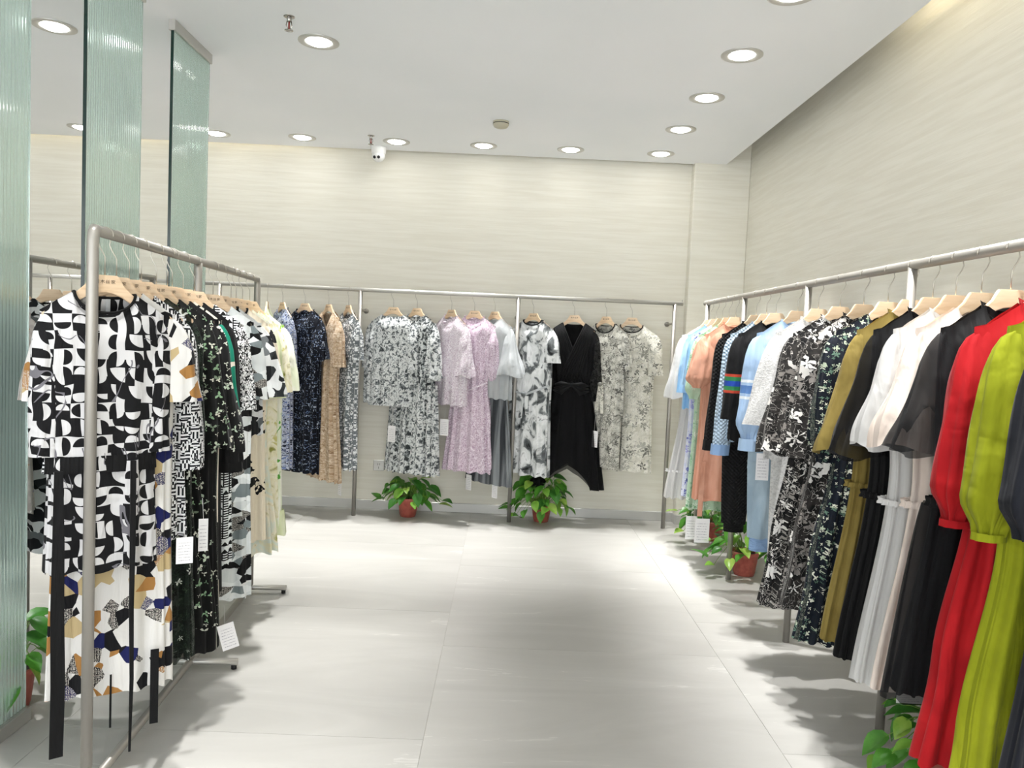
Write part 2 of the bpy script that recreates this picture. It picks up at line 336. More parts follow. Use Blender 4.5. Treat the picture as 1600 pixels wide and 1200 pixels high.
# floor: a bed with one object per tile, joints recessed
fl = struct(link('floor', mesh('floor', [(XL, YF, -.03), (XR, YF, -.03), (XR, YB, -.03), (XL, YB, -.03), (XL, YF, -.002), (XR, YF, -.002), (XR, YB, -.002), (XL, YB, -.002)],
     [(0, 3, 2, 1), (4, 5, 6, 7), (0, 1, 5, 4), (1, 2, 6, 5), (2, 3, 7, 6), (3, 0, 4, 7)], 'grout', smooth=False)))
TS = 1.256; jx = [-.232+TS*i for i in range(-5, 3)]
tiles = {}
for i, x0 in enumerate(jx):
    y0 = (3.43 if (i % 2 == 1) else 3.93-.07) - 7*TS
    while y0 < YB:
        a, b, c, d = max(x0, XL), min(x0+TS, XR), max(y0, YF), min(y0+TS, YB)
        if b-a > .05 and d-c > .05:
            key = (round(b-a, 3), round(d-c, 3))
            if key not in tiles:
                w, h = b-a, d-c; e = .0007
                tiles[key] = mesh('floor_tile', [(e, e, 0), (w-e, e, 0), (w-e, h-e, 0), (e, h-e, 0), (e, e, -.002), (w-e, e, -.002), (w-e, h-e, -.004), (e, h-e, -.002)],
                    [(0, 1, 2, 3), (4, 5, 1, 0), (5, 6, 2, 1), (6, 7, 3, 2), (7, 4, 0, 3)], 'tile', smooth=False)
            link('floor_tile', tiles[key], fl, (a, c, 0))
        y0 += TS
struct(box(XL-.1, XR+.1, YB, YB+.1, 0, 3.2, 'wall_back', 'wall'))
struct(box(XR, XR+.1, YF, YB, 0, 3.2, 'wall_right', 'wall'))
struct(box(XL-.1, XL, YF, YB, 0, 3.2, 'wall_left', 'wall'))
struct(box(1.395, XR, 6.03, YB, 0, 3.1, 'wall_column', 'wall', bev=.006))
# dropped ceiling: open slab with a cove beside the right wall (and a slot added along the back wall for a warm glow on the left)
struct(box(XL, XE, YF, YB-.06, ZC, ZC+.09, 'ceiling', 'ceiling'))
struct(box(XL, XR, YF, YB, 3.1, 3.2, 'ceiling_cove', 'ceiling'))
st = struct(box(XE-.10, XE-.07, -2.0, 3.55, ZC+.09, ZC+.105, 'light_strip_1', 'strip'))  # warm glowing LED strip lying in the right cove
st = struct(box(-4.6, -1.5, YB-.16, YB-.13, ZC+.09, ZC+.105, 'light_strip_2', 'strip'))  # glowing strip added in the slot to warm the top of the wall
bb = struct(box(XL, 1.395, YB-.014, YB, 0, .075, 'baseboard_back', 'baseboard', bev=.003))
struct(box(1.383, 1.395, 6.018, YB-.014, 0, .075, 'baseboard_column', 'baseboard', bev=.003))
struct(box(1.395, XR-.014, 6.016, 6.03, 0, .075, 'baseboard_corner', 'baseboard', bev=.003))
struct(box(XR-.014, XR, YF, 6.016, 0, .075, 'baseboard_right', 'baseboard', bev=.003))

# ------------------------------------------------------------------ downlights
def downlight(p, where, aim=(0, 0), power=1.0):
    r = empty('downlight', (p[0], p[1], ZC), 0, 'recessed round ceiling downlight, lit, '+where, 'downlight', 'recessed ceiling downlights')
    lathe('trim_ring', [(.1, 0), (.1, -.004), (.092, -.007), (.07, -.006), (.062, -.003), (.06, .01)], 'steel_light', r, 28)
    lathe('lamp_lens', [(.061, -.0035), (.045, -.012), (.02, -.015), (.0005, -.0155)], 'lens', r, 24)
    ld = bpy.data.lights.new('downlight_beam', 'SPOT'); ld.energy = SPOT_W*power; ld.spot_size = radians(50); ld.spot_blend = .9; ld.shadow_soft_size = .032; ld.color = (1, .995, .985)
    lo = bpy.data.objects.new('downlight_beam', ld); COL.objects.link(lo); lo.parent = r; lo.location = (0, 0, -.03)
    lo.rotation_euler = (aim[1], -aim[0], 0)
    return r
rt = [onz(u, v, ZC) for u, v in ((1159, 86), (1105, 153), (1065, 201), (1032, 240))]
xr = sum(p.x for p in rt)/4; ys = rt[3].y; stp = (rt[3].y-rt[0].y)/3
wr = ['at the back right corner', 'second from the back in the right row', 'third from the back in the right row', 'nearest visible one of the right row']
for i in range(10):
    downlight((xr, ys-stp*i), wr[i] if i < 4 else 'in the right row, nearer than the ones in view', (.2, -.2 if i == 0 else 0))
bk = [(891, 236, 'next to the corner one in the back row'), (756, 230, 'in the back row beside the smoke detector'), (620, 222, 'in the back row beside the security camera'), (472, 214, 'in the back row left of the security camera'), (338, 208, 'in the back row beside the far glass panel')]
for u, v, w in bk: p = onz(u, v, ZC); downlight((p.x, ys), w, (0, -.2))
for k, w in ((-3.2, 'in the back row between the near glass panels'), (-4.1, 'leftmost in the back row')): downlight((k, ys), w, (0, -.2))
p = onz(498, 65, ZC); xl = p.x
for i, w in enumerate(('above the left rack beside the sprinkler', 'above the left rack, out of view ahead', 'above the left rack, second out of view')): downlight((xl, p.y-1.05*i), w, (0, 0))
p = onz(85, 41, ZC)
for i, w in enumerate(('between the two near glass panels', 'left of the glass panels, second', 'left of the glass panels, third')): downlight((p.x, p.y-1.3*i), w)
for k, w in (((0, .3), 'behind the camera position, first'), ((-1, -1.3), 'behind the camera position, second'), ((.3, -1.8), 'behind the camera position, third'), ((-3.4, .2), 'behind the camera position, fourth'), ((-4.2, 3.0), 'by the left wall')): downlight(k, w, (0, 0), .15)

# sprinklers, camera, smoke detector, socket
def sprinkler(u, v, w):
    p = onz(u, v, ZC); r = empty('sprinkler_head', (p.x, p.y, ZC), 0, 'small chrome fire sprinkler head '+w, 'sprinkler', 'ceiling sprinklers')
    lathe('escutcheon', [(.0005, -.002), (.02, -.004), (.026, -.001), (.026, 0)], 'chrome', r, 16)
    lathe('nozzle', [(.011, -.003), (.011, -.02), (.008, -.024), (.0005, -.024)], 'chrome', r, 12)
    V, Fc = merge([tube_data([(s*.009, 0, -.02), (s*.013, 0, -.038), (s*.003, 0, -.06)], .0025, 6) for s in (-1, 1)]); link('frame_arms', mesh('frame_arms', V, Fc, 'chrome'), r)
    tube('glass_bulb', [(0, 0, -.024), (0, 0, -.055)], .004, 'red_bulb', r, 8)
    lathe('deflector', [(.0005, -.06), (.02, -.061), (.02, -.063), (.0005, -.064)], 'chrome', r, 12)
sprinkler(452, 26, 'in front of the large left downlight'); sprinkler(580, 212, 'right above the security camera')
p = onz(592, 229, ZC)
r = empty('security_camera', (p.x, min(p.y, YB-.13), ZC), 0, 'white turret security camera on the ceiling near the back wall', 'camera')
lathe('mount', [(.0005, 0), (.058, 0), (.058, -.012), (.054, -.05), (.048, -.06), (.0005, -.06)], 'white_plastic', r, 28)
dirn = Vector((-.15, -.75, -.55)).normalized()
bm = bmesh.new(); bmesh.ops.create_uvsphere(bm, u_segments=24, v_segments=16, radius=.05); me = bpy.data.meshes.new('camera_ball'); bm.to_mesh(me); bm.free(); me.materials.append(M['white_plastic']); me.polygons.foreach_set('use_smooth', [True]*len(me.polygons))
ball = link('camera_ball', me, r, (0, 0, -.066))
q = dirn.to_track_quat('Z', 'Y').to_matrix()
for dx in (-.016, .016):
    bm = bmesh.new(); bmesh.ops.create_cone(bm, cap_ends=True, segments=16, radius1=.012, radius2=.011, depth=.006)
    for v in bm.verts: v.co = q @ (v.co+Vector((dx, .006, .047)))
    me = bpy.data.meshes.new('camera_lens'); bm.to_mesh(me); bm.free(); me.materials.append(M['dark']); link('camera_lens', me, ball)
p = onz(783, 190, ZC)
r = empty('smoke_detector', (p.x, p.y, ZC), 0, 'round ivory smoke detector on the ceiling', 'smoke detector')
lathe('base', [(.0005, 0), (.052, 0), (.052, -.012), (.05, -.014)], 'beige_plastic', r, 28)
lathe('vent_gap', [(.0525, -.012), (.0525, -.017)], 'dark', r, 24)
lathe('cap', [(.052, -.014), (.051, -.024), (.044, -.036), (.03, -.042), (.0005, -.043)], 'beige_plastic', r, 28)
p = ony(592, 727, YB)
r = empty('wall_socket', (p.x, YB, p.z), 0, 'pale square wall socket on the back wall above the left plant', 'socket')
box(-.043, .043, -.008, 0, -.043, .043, 'plate', 'baseboard', r, .003)
for s in (-1, 1):
    for (x, z) in ((-.008, .014), (.008, .014), (0, -.014)): box(x-.0015+s*0, x+.0015, -.0085, -.006, z-.005+(s-1)*.004, z+.005+(s-1)*.004, 'pin_slot', 'dark', r)

# ------------------------------------------------------------------ reeded glass panels
XG = -1.63
def glass_panel(y0, y1, label):
    r = empty('glass_panel', (XG, y0, 0), 0, label, 'glass panel', 'reeded glass panels')
    Wd = y1-y0; n = int(Wd/.0165); seg = 6; prof = []
    for i in range(n*seg+1):
        y = Wd*i/(n*seg); prof.append((.005+.0038*abs(sin(pi*i/seg)), y))
    z0, z1 = .045, ZC-.035; V = []; Fc = []
    pts = prof+[(-.005, Wd), (-.005, 0)]
    for z in (z0, z1): V += [(x, y, z) for x, y in pts]
    k = len(pts)
    for i in range(k): j = (i+1) % k; Fc.append((i, j, k+j, k+i))
    Fc += [tuple(range(k-1, -1, -1)), tuple(range(k, 2*k))]
    me = mesh('glass_pane', V, Fc, 'glass', smooth=False); gp = link('glass_pane', me, r)
    box(-.006, .0075, -.0022, -.0002, z0, z1, 'near_edge', 'glass_edge', gp)
    box(-.016, .016, -.008, Wd+.008, ZC-.05, ZC, 'top_channel', 'steel_light', r, .002)
    box(-.02, .02, -.008, Wd+.008, 0, .05, 'bottom_channel', 'steel_light', r, .002)
def gy(u): 
    lo, hi = 1.5, 6
    for _ in range(40):
        m_ = (lo+hi)/2
        if proj((XG, m_, 1.95))[0] < u: lo = m_
        else: hi = m_
    return lo
glass_panel(gy(45)-.49, gy(45), 'nearest green reeded glass panel, at the left edge of the view')
glass_panel(gy(131), gy(217), 'middle green reeded glass panel behind the front post of the left rack')
glass_panel(gy(264.5), gy(321), 'farthest green reeded glass panel with its metal ceiling channel in view')

# ------------------------------------------------------------------ racks
RR = .0158
def rack(nm, label, A, B, z, posts, group=None):
    return empty(nm, (A[0], A[1], 0), 0, label, 'clothes rack', group)
# left rack, free standing
LA, LB, LZ = Vector((-1.176, 2.19, 0)), Vector((-1.31, 4.032, 0)), 1.66
r = empty('clothes_rack', LA, 0, 'free-standing steel clothes rack on the left full of black and white prints', 'clothes rack')
D = (LB-LA); dn = D.normalized(); pn = Vector((dn.y, -dn.x, 0))
up = Vector((0, 0, 1))
tube('rail', [Vector((0, 0, LZ))+dn*.012, Vector((0, 0, LZ))+D-dn*.012], RR, 'steel', r, 14)
for i, f in enumerate((0, .49, 1)):
    b = D*f
    tube('post', [b+up*.03, b+up*(LZ-.03), b+up*(LZ-.008)+(dn*.004 if i == 0 else (-dn*.004 if i == 2 else dn*0)), b+up*(LZ+(.006 if i != 1 else -.012))+(dn*.014 if i == 0 else (-dn*.014 if i == 2 else dn*0))], RR*1.02, 'steel', r, 14)
    ft = tube('foot', [b-pn*.2+up*.03, b+pn*.19+up*.03], .0145, 'steel_light', r, 12)
    for s in (-.185, .175):
        q = b+pn*s; tube('foot_pad', [q+up*.0, q+up*.018], .011, 'rubber', ft, 10)
tube('base_bar', [up*.03-pn*.0, up*.03+D], .0145, 'steel', r, 12)
# right rack
RX, RZ = 1.412, 1.725
r = empty('clothes_rack', (RX, 5.5, 0), 0, 'long steel clothes rack along the right wall', 'clothes rack')
tube('rail', [(0, .04, RZ), (0, -4.6, RZ)], RR*1.1, 'steel', r, 14)
for y in (5.47, 4.62, 3.643, 2.71, 1.75):
    tube('post', [(0, y-5.5, 0), (0, y-5.5, RZ-.004)], RR*1.02, 'steel', r, 14)
    br = tube('wall_bracket', [(0, y-5.5, 1.5), (XR-RX, y-5.5, 1.5)], .008, 'steel', r, 8)
# back rack (two bays)
YK, KZ = 5.87, 1.733
kx = [-2.19, -1.126, .072, 1.264]
r = empty('clothes_rack', (0, YK, 0), 0, 'long steel clothes rack along the back wall', 'clothes rack')
tube('rail', [(-2.3, 0, KZ), (1.325, 0, KZ)], RR, 'steel_light', r, 14)
tube('rail_end_stop', [(1.318, 0, KZ+.012), (1.318, 0, KZ+.03)], .003, 'steel', r, 6)
for x in kx:
    tube('post', [(x, 0, 0), (x, 0, KZ-.004)], RR, 'steel', r, 14)
    br = tube('wall_bracket', [(x, 0, 1.58), (x, YB-YK-.004, 1.58)], .008, 'steel', r, 8)
    tube('bracket_flange', [(x, YB-YK-.006, 1.58), (x, YB-YK, 1.58)], .02, 'steel', br, 14)
r = empty('clothes_rack', (-3.4, YK, 0), 0, 'steel clothes rack by the back wall seen behind the glass panels', 'clothes rack')
tube('rail', [(-1.3, 0, KZ), (1.05, 0, KZ)], RR, 'steel_light', r, 14)
for x in (-1.25, -.07, 1.0): tube('post', [(x, 0, 0), (x, 0, KZ-.004)], RR, 'steel', r, 14)
# rack beyond the glass
GA, GB, GZ = Vector((-2.13, 2.3, 0)), Vector((-1.99, 4.35, 0)), 1.66
r = empty('clothes_rack', GA, 0, 'steel clothes rack standing left of the glass panels', 'clothes rack')
Dg = GB-GA
tube('rail', [(0, 0, GZ), Dg+up*GZ], RR, 'steel', r, 14)
for f in (0.01, .5, .99): tube('post', [Dg*f, Dg*f+up*(GZ-.004)], RR, 'steel', r, 12)

# ------------------------------------------------------------------ hangers
HD = .122                                        # rail centre to wooden top
UP = [(0, 0), (.034, 0), (.041, -.012), (.052, -.032), (.072, -.052), (.092, -.068), (.12, -.086), (.15, -.108), (.158, -.115)]
LO = [(.16, -.124), (.152, -.132), (.12, -.114), (.092, -.098), (.07, -.08), (.045, -.063), (.02, -.053), (0, -.05)]
def hanger_mesh():
    half = UP+LO; out = half+[(-x, z) for x, z in reversed(half[1:-1])]
    bm = bmesh.new(); th = .0065
    fr = [bm.verts.new((x, -th, z)) for x, z in out]; bk_ = [bm.verts.new((x, th, z)) for x, z in out]; n = len(out)
    top = list(zip(UP, range(len(UP))))
    def quad(vs):
        try: bm.faces.new(vs)
        except ValueError: pass
    nu, nl = len(UP), len(LO)
    idx = {p: i for i, p in enumerate(out)}
    for side in (1, -1):
        U = [idx[(side*x if x else 0, z)] for x, z in UP]; Lw = [idx[(side*x if x else 0, z)] for x, z in reversed(LO)]
        m_ = min(len(U), len(Lw))
        for i in range(m_-1):
            for vsx in (fr, bk_): quad([vsx[U[i]], vsx[U[i+1]], vsx[Lw[i+1]], vsx[Lw[i]]])
        for vsx in (fr, bk_): quad([vsx[U[m_-1]], vsx[U[-1]], vsx[Lw[m_-1]]])
    for i in range(n): quad([fr[i], fr[(i+1) % n], bk_[(i+1) % n], bk_[i]])
    bmesh.ops.recalc_face_normals(bm, faces=bm.faces)
    ed = [e for e in bm.edges if len(e.link_faces) == 2 and e.calc_face_angle(0) > 1.0]
    bmesh.ops.bevel(bm, geom=ed, offset=.002, segments=2, affect='EDGES')
    me = bpy.data.meshes.new('wooden_arms'); bm.to_mesh(me); bm.free(); me.materials.append(M['wood']); return me
HM = hanger_mesh()
hp = [(0, 0, -.01), (0, 0, .052), (.004, 0, .062), (.014, 0, .08), (.0195, 0, .095)]
for k in range(15):
    an = radians(-35+k*16.5); hp.append((.0205*cos(an), 0, HD-.0035+.0205*sin(an)))
V, Fc = tube_data(hp, .0019, 6); HK = mesh('hook', V, Fc, 'wire')
PADM = mesh('pad', [(x, y, z+dz) for x, z in ((.092, -.068), (.12, -.086)) for (y, dz) in ((-.0068, -.024), (-.0068, .0012), (.0068, .0012), (.0068, -.024))], [(0, 1, 5, 4), (1, 2, 6, 5), (2, 3, 7, 6), (3, 0, 4, 7), (0, 3, 2, 1), (4, 5, 6, 7)], 'wood_pad', smooth=False)
fc_ = bpy.data.curves.new('lettering', 'FONT'); fc_.body = '国木丝家'; fc_.size = .0125; fc_.space_character = 1.25; fc_.align_x = 'CENTER'; fc_.align_y = 'CENTER'; fc_.resolution_u = 1
fo = bpy.data.objects.new('lettering', fc_); COL.objects.link(fo)
bpy.context.view_layer.update()
TXT = bpy.data.meshes.new_from_object(fo.evaluated_get(bpy.context.evaluated_depsgraph_get())); bpy.data.objects.remove(fo)
TXT.transform(Matrix.Rotation(pi/2, 4, 'X')); TXT.materials.clear(); TXT.materials.append(M['ink'])
def hanger(p, rz, label, group, text=False, pad=False, flip=1):
    r = empty('clothes_hanger', p, rz, label, 'hanger', group)
    h = link('hook', HK, r); h.scale = (flip, 1, 1)
    a = link('wooden_arms', HM, r)
    if text: link('lettering', TXT, a, (0, -.0072, -.02))
    if pad:
        for s in (1, -1): q = link('anti_slip_pad', PADM, a); q.scale = (s, 1, 1)
    return r

# ------------------------------------------------------------------ garments
def loft(nm, nu, nv, fn, mat, parent, vpow=1.0):
    V, U = [], []
    for j in range(nv+1):
        v = (j/nv)**vpow
        for i in range(nu):
            x, y, z, a, b = fn(2*pi*i/nu, v); V.append((x, y, z)); U.append((a, b))
    Fc = [(j*nu+i, j*nu+(i+1) % nu, (j+1)*nu+(i+1) % nu, (j+1)*nu+i) for j in range(nv) for i in range(nu)]
    return link(nm, mesh(nm, V, Fc, mat, U), parent)
def se(c, p): return math.copysign(abs(c)**p, c)
PROF = dict(shift=[(0, 1), (.18, 1.0), (.45, .98), (1, 1.06)], aline=[(0, 1), (.18, .96), (.38, .86), (1, 1.3)], waist=[(0, 1), (.18, .96), (.36, .74), (.6, .95), (1, 1.15)],
    narrow=[(0, 1), (.15, .95), (.5, .86), (1, .92)], full=[(0, 1), (.16, .98), (.36, .84), (.7, 1.15), (1, 1.4)], top=[(0, 1), (.3, 1.02), (.8, 1.06), (1, 1.0)], batwing=[(0, 1), (.3, 1.22), (.75, 1.18), (.93, 1.12), (1, 1.0)], knit=[(0, 1), (.3, 1.04), (.82, 1.12), (.9, 1.06), (1, .95)])
def shoulder(x): return interp(abs(x), UP)+.008-.25*max(0, abs(x)-.158)
class Garment:
    """A garment hung on a hanger; local z = 0 is the wooden top of the hanger, root sits at the hem."""
    def __init__(s, nm, label, cat, group, rp, rz, zt, zhem, mat, wsh=.2, prof='shift', nh=.072, nd=.05, vneck=False, th=.05, tc=.045, nf=11, fa=.016, hem=None, seed=0, gmode=None, lean=0.0):
        wsh *= .9; s.rnd = random.Random(seed*7+3); s.zh = zhem-zt; s.wsh = wsh; s.prof = PROF[prof]; s.nh = nh; s.nd = nd; s.vn = vneck; s.th = th; s.tc = tc; s.nf = nf; s.fa = fa; s.hem = hem
        s.ph = [s.rnd.uniform(0, 6.28) for _ in range(6)]; s.uo = s.rnd.uniform(0, 3); s.mat = mat
        s.root = empty(nm, (rp[0], rp[1], zhem), rz, label, cat, group); s.zb = -s.zh
    def wd(s, f): return s.wsh*sinterp(f, s.prof)
    def tk(s, d, f): return .012+(s.tc-.012)*smooth(d/.08)+(s.th-s.tc)*smooth((f-.2)/.8)
    def fold(s, t, f, n=None, a=None, p=1.4):
        n = n or s.nf; a = s.fa if a is None else a; ph = s.ph
        k = sin(n*t+ph[0]+.9*sin(2*t+ph[1])+.25*f)*.65+.35*sin((2*n-3)*t+ph[2]+.8*sin(3*t+ph[3]))
        return 1.25*a*(.1+.9*f**1.1)*k
    def top(s, x, front):
        ax = abs(x)
        if ax >= s.nh: return shoulder(x)
        zn = shoulder(s.nh); q = ax/s.nh
        if front: return zn-s.nd*((1-q) if s.vn else sqrt(max(0, 1-q*q)))
        return zn-.016*sqrt(max(0, 1-q*q))
    def body(s, nm='body', nu=112, nv=30, ztrunc=None):
        def fn(t, v):
            c, q = cos(t), sin(t); cx = se(c, .85); front = q < 0
            z0 = s.top(s.wsh*cx, front); zh = s.zh
            if s.hem: zh += s.hem(cx, front)
            zh += .006*sin(s.nf*t+s.ph[4])
            if ztrunc is not None: zh = s.zh+ztrunc
            z = z0+(zh-z0)*v; f = (z0-z)/max(.001, -s.zh); w = s.wd(f); tk = s.tk(z0-z, f)
            x, y = w*cx, tk*se(q, .8); d = s.fold(t, f); nx, ny = c/w, q/max(tk, .02); l = sqrt(nx*nx+ny*ny)+1e-6
            x += d*nx/l; y += d*ny/l
            return x, y, z+s.zb, x+s.uo+(0 if front else 2.3), z
        return loft(nm, nu, nv, fn, s.mat, s.root, 1.25)
    def pt(s, x, z, front=True):                # point on the front of the body
        f = -z/max(.001, -s.zh); w = s.wd(f); return Vector((x, -(s.tk(.3, f)*sqrt(max(.05, 1-(x/w)**2))+s.fa*1.3+.008)*(1 if front else -1), z+s.zb))
    def skirt(s, nm, z0, z1, w0, w1, mat, n=12, a=.02, t0=.04, t1=.055, hemf=None, nv=14, nu=112, topa=.3):
        def fn(t, v):
            z = z0+(z1-z0)*v; w = w0+(w1-w0)*v**.8; tk = t0+(t1-t0)*v; c, q = cos(t), sin(t)
            d = a*(topa+(1-topa)*v)*(sin(n*t+s.ph[0]+.8*sin(2*t+s.ph[1]))*.7+.3*sin((2*n+1)*t+s.ph[2])); nx, ny = c/w, q/tk; l = sqrt(nx*nx+ny*ny)+1e-6
            cx = se(c, .85); x = w*cx+d*nx/l; y = tk*se(q, .8)+d*ny/l
            if hemf: z += hemf(cx, q < 0)*v
            else: z += .006*v*sin(n*t+s.ph[4])
            return x, y, z+s.zb, x+s.uo+(0 if q < 0 else 2.3), z
        return loft(nm, nu, nv, fn, mat, s.root)
    def sleeves(s, kind='straight', L=.3, r0=.065, r1=.07, mat=None, flare=.05, cuff=None, spread=.1, b=.8, sides=(1, -1), fa=.009, nv=22, nu=40):
        mat = mat or s.mat; out = []; spread *= .45; r0 *= .8; r1 *= .82; flare *= .85
        for sd in sides:
            zt = shoulder(s.wsh)+.005
            def fn(t, v, sd=sd):
                d = L*v; cap = sqrt(1-(1-sat(d/.06))**2); a = r0+(r1-r0)*v; rip = fa*(.2+.8*v)
                if kind == 'flare': a += flare*(.35*v+.65*smooth((v-.3)/.7)); rip += .009*smooth((v-.3)/.7)
                if kind == 'puff': a = r0+(r1-r0)*sin(min(1, v/.85)*pi*.5)**1.2; a *= 1-.62*smooth((v-.82)/.18); rip *= 1.6
                if kind == 'bell': a += flare*v; rip += .006*v
                a = max(.004, a*cap); bb = a*b*(.3+.7*smooth(d/.16)); c, q = cos(t), sin(t)
                k = rip*cap*(sin(7*t+s.ph[1]+sd+1.5*v)*.6+.4*sin(11*t+s.ph[3]+3*v)+.35*sin(3*t+s.ph[4]+9*v)); a += k; bb += k*.8
                xc = sd*(s.wsh-.034+.014*sat(d/.1)+spread*d)
                z = zt-d+(.012*sin(3*t+s.ph[2]) if kind in ('flare',) and v > .97 else 0)-sd*cos(t)*a*.28*(1-v)*cap
                x = xc+a*c; return x, bb*q, z+s.zb, x+s.uo+4.1+(0 if q < 0 else 1.3), z
            o = loft('sleeve', nu, nv, fn, mat, s.root); out.append(o)
            if cuff:
                cm, ch, cr = cuff; xc = sd*(s.wsh-.02+spread*L)
                def fc(t, v, sd=sd, xc=xc):
                    a = cr*(1+.05*sin(9*t)); z = zt-L+.006-ch*v; x = xc+a*cos(t)+sd*spread*ch*v; return x, a*b*sin(t), z+s.zb, x+6+s.uo, z
                loft('cuff', 32, 4, fc, cm, o)
        return out
    def band(s, nm, z, h, mat, extra=.006, n=40, a=.0, nu=224, tk=None):
        if 'ruffle' in nm: n = 30; a *= 1.5; h *= .75
        """ring around the body at height z: belt, waist ruffle or hem band"""
        def fn(t, v):
            zz = z-h*v; f = -zz/(-s.zh); w = s.wd(f)+extra; k = (s.tk(.4, f)+extra+s.fa*.6) if tk is None else tk
            e = a*sin(n*t+s.ph[1]+2*sin(3*t))*(.4+.6*abs(v-.5)*2); c, q = cos(t), sin(t)
            x, y = (w+e)*se(c, .85), (k+e)*se(q, .8); return x, y, zz+s.zb, x+s.uo+(0 if q < 0 else 2.3), zz
        return loft(nm, nu, 4, fn, mat, s.root)
    def neck_trim(s, mat, r=.0035):
        pts = []
        for k in range(25): x = s.nh*cos(pi*k/24); pts.append((x, -.014-.01*sin(pi*k/24), s.top(x*.999, True)+s.zb))
        for k in range(1, 24): x = -s.nh*cos(pi*k/24); pts.append((x, .014, s.top(x*.999, False)+s.zb))
        pts.append(pts[0]); tube('neck_trim', pts, r, mat, s.root, 6)
    def collar(s, mat, h=.03, ruff=.004, r=1.0):
        def fn(t, v):
            c, q = cos(t), sin(t); x = (s.nh+.004)*c*r; f = q < 0; z = s.top(min(abs(x), s.nh*.9), f)+h*.7*v-.004
            e = ruff*v*sin(17*t+s.ph[2]); return x*(1+.05*v), q*(.026+.006*v)+e, z+s.zb+e*.5, x+8+s.uo, z
        loft('collar', 60, 4, fn, mat, s.root)
    def strip(s, nm, pts, w, mat, th=.002):
        """flat ribbon along points"""
        V, Fc = [], []; pts = [Vector(p) for p in pts]
        ws = w if isinstance(w, (list, tuple)) else [w]*len(pts)
        for i, p in enumerate(pts):
            t = (pts[min(i+1, len(pts)-1)]-pts[max(i-1, 0)]).normalized(); sd = t.cross(Vector((0, -1, 0)));
            if sd.length < .1: sd = Vector((1, 0, 0))
            sd.normalize()
            for a_, yy in ((-.5, -th), (.5, -th), (.5, th), (-.5, th)): V.append(p+sd*a_*ws[i]+Vector((0, yy, 0)))
        for i in range(len(pts)-1):
            for k in range(4): Fc.append((i*4+k, i*4+(k+1) % 4, i*4+4+(k+1) % 4, i*4+4+k))
        Fc += [(0, 1, 2, 3), tuple(len(V)-4+k for k in (3, 2, 1, 0))]
        return link(nm, mesh(nm, V, Fc, mat, [(q.x, q.z) for q in V], smooth=False), s.root)
    def tag(s, x, z, w=.055, h=.095, y=None, tilt=0.0, cord=.07):
        p = s.pt(x, z); yy = p.y-.01 if y is None else y; zz = z+s.zb; c_, s_ = cos(tilt), sin(tilt)
        P = [(-w/2, 0), (w/2, 0), (w/2, -h), (-w/2, -h)]; V = [(x+a*c_-b*s_, yy+e, zz+a*s_+b*c_) for e in (-.0006, .0006) for a, b in P]
        t = link('price_tag', mesh('price_tag', V, [(3, 2, 1, 0), (4, 5, 6, 7), (0, 1, 5, 4), (1, 2, 6, 5), (2, 3, 7, 6), (3, 0, 4, 7)], 'tag', [(0, 1), (1, 1), (1, 0), (0, 0)]*2, smooth=False), s.root)
        tube('cord', [(x, yy, zz-.004), (x*.98, yy+.006, zz+cord)], .0008, 'f_white', t, 5)
    def knot(s, x, z, mat, r=.02):
        p = s.pt(x, z); bm = bmesh.new(); bmesh.ops.create_icosphere(bm, subdivisions=2, radius=r)
        for v in bm.verts: v.co = Vector((v.co.x, v.co.y*.6, v.co.z*.8))+p
        me = bpy.data.meshes.new('knot'); bm.to_mesh(me); bm.free(); me.materials.append(M[mat]); me.polygons.foreach_set('use_smooth', [True]*len(me.polygons)); link('knot', me, s.root)

class Trousers:
    def __init__(s, label, group, rp, rz, ztop, zhem, mat, w=.16, r0=.085, r1=.06, cuff=None, seed=0, flare=0, t=.05):
        rn = random.Random(seed); root = empty('trousers', (rp[0], rp[1], zhem), rz, label, 'trousers', group); L = ztop-zhem; ph = [rn.uniform(0, 6) for _ in range(4)]; uo = rn.uniform(0, 3)
        def fw(q, v):
            x = w*se(cos(q), .85); return x, t*sin(q), L-.30*v, x+uo, -.3*v
        loft('waist_section', 64, 6, fw, mat, root)
        for sd in (-1, 1):
            xc = sd*w*.5
            def fn(q, v, sd=sd, xc=xc):
                a = r0+(r1-r0)*v; k = .006*sin(5*q+ph[1]+sd+2*v); z = (L-.26)*(1-v)+(cuff[1] if cuff else 0)*v; x = xc+(a+k)*cos(q); return x, (t*(1-.2*v)+k)*sin(q), z, x+uo, z
            lg = loft('leg', 48, 16, fn, mat, root)
            if cuff:
                def fc(q, v, sd=sd, xc=xc):
                    a = r1*.86; x = xc+a*cos(q)*(1+.03*sin(14*q)); return x, t*.72*sin(q), cuff[1]*(1-v)+.004, x+uo, v
                loft('ankle_cuff', 40, 3, fc, cuff[0], lg)

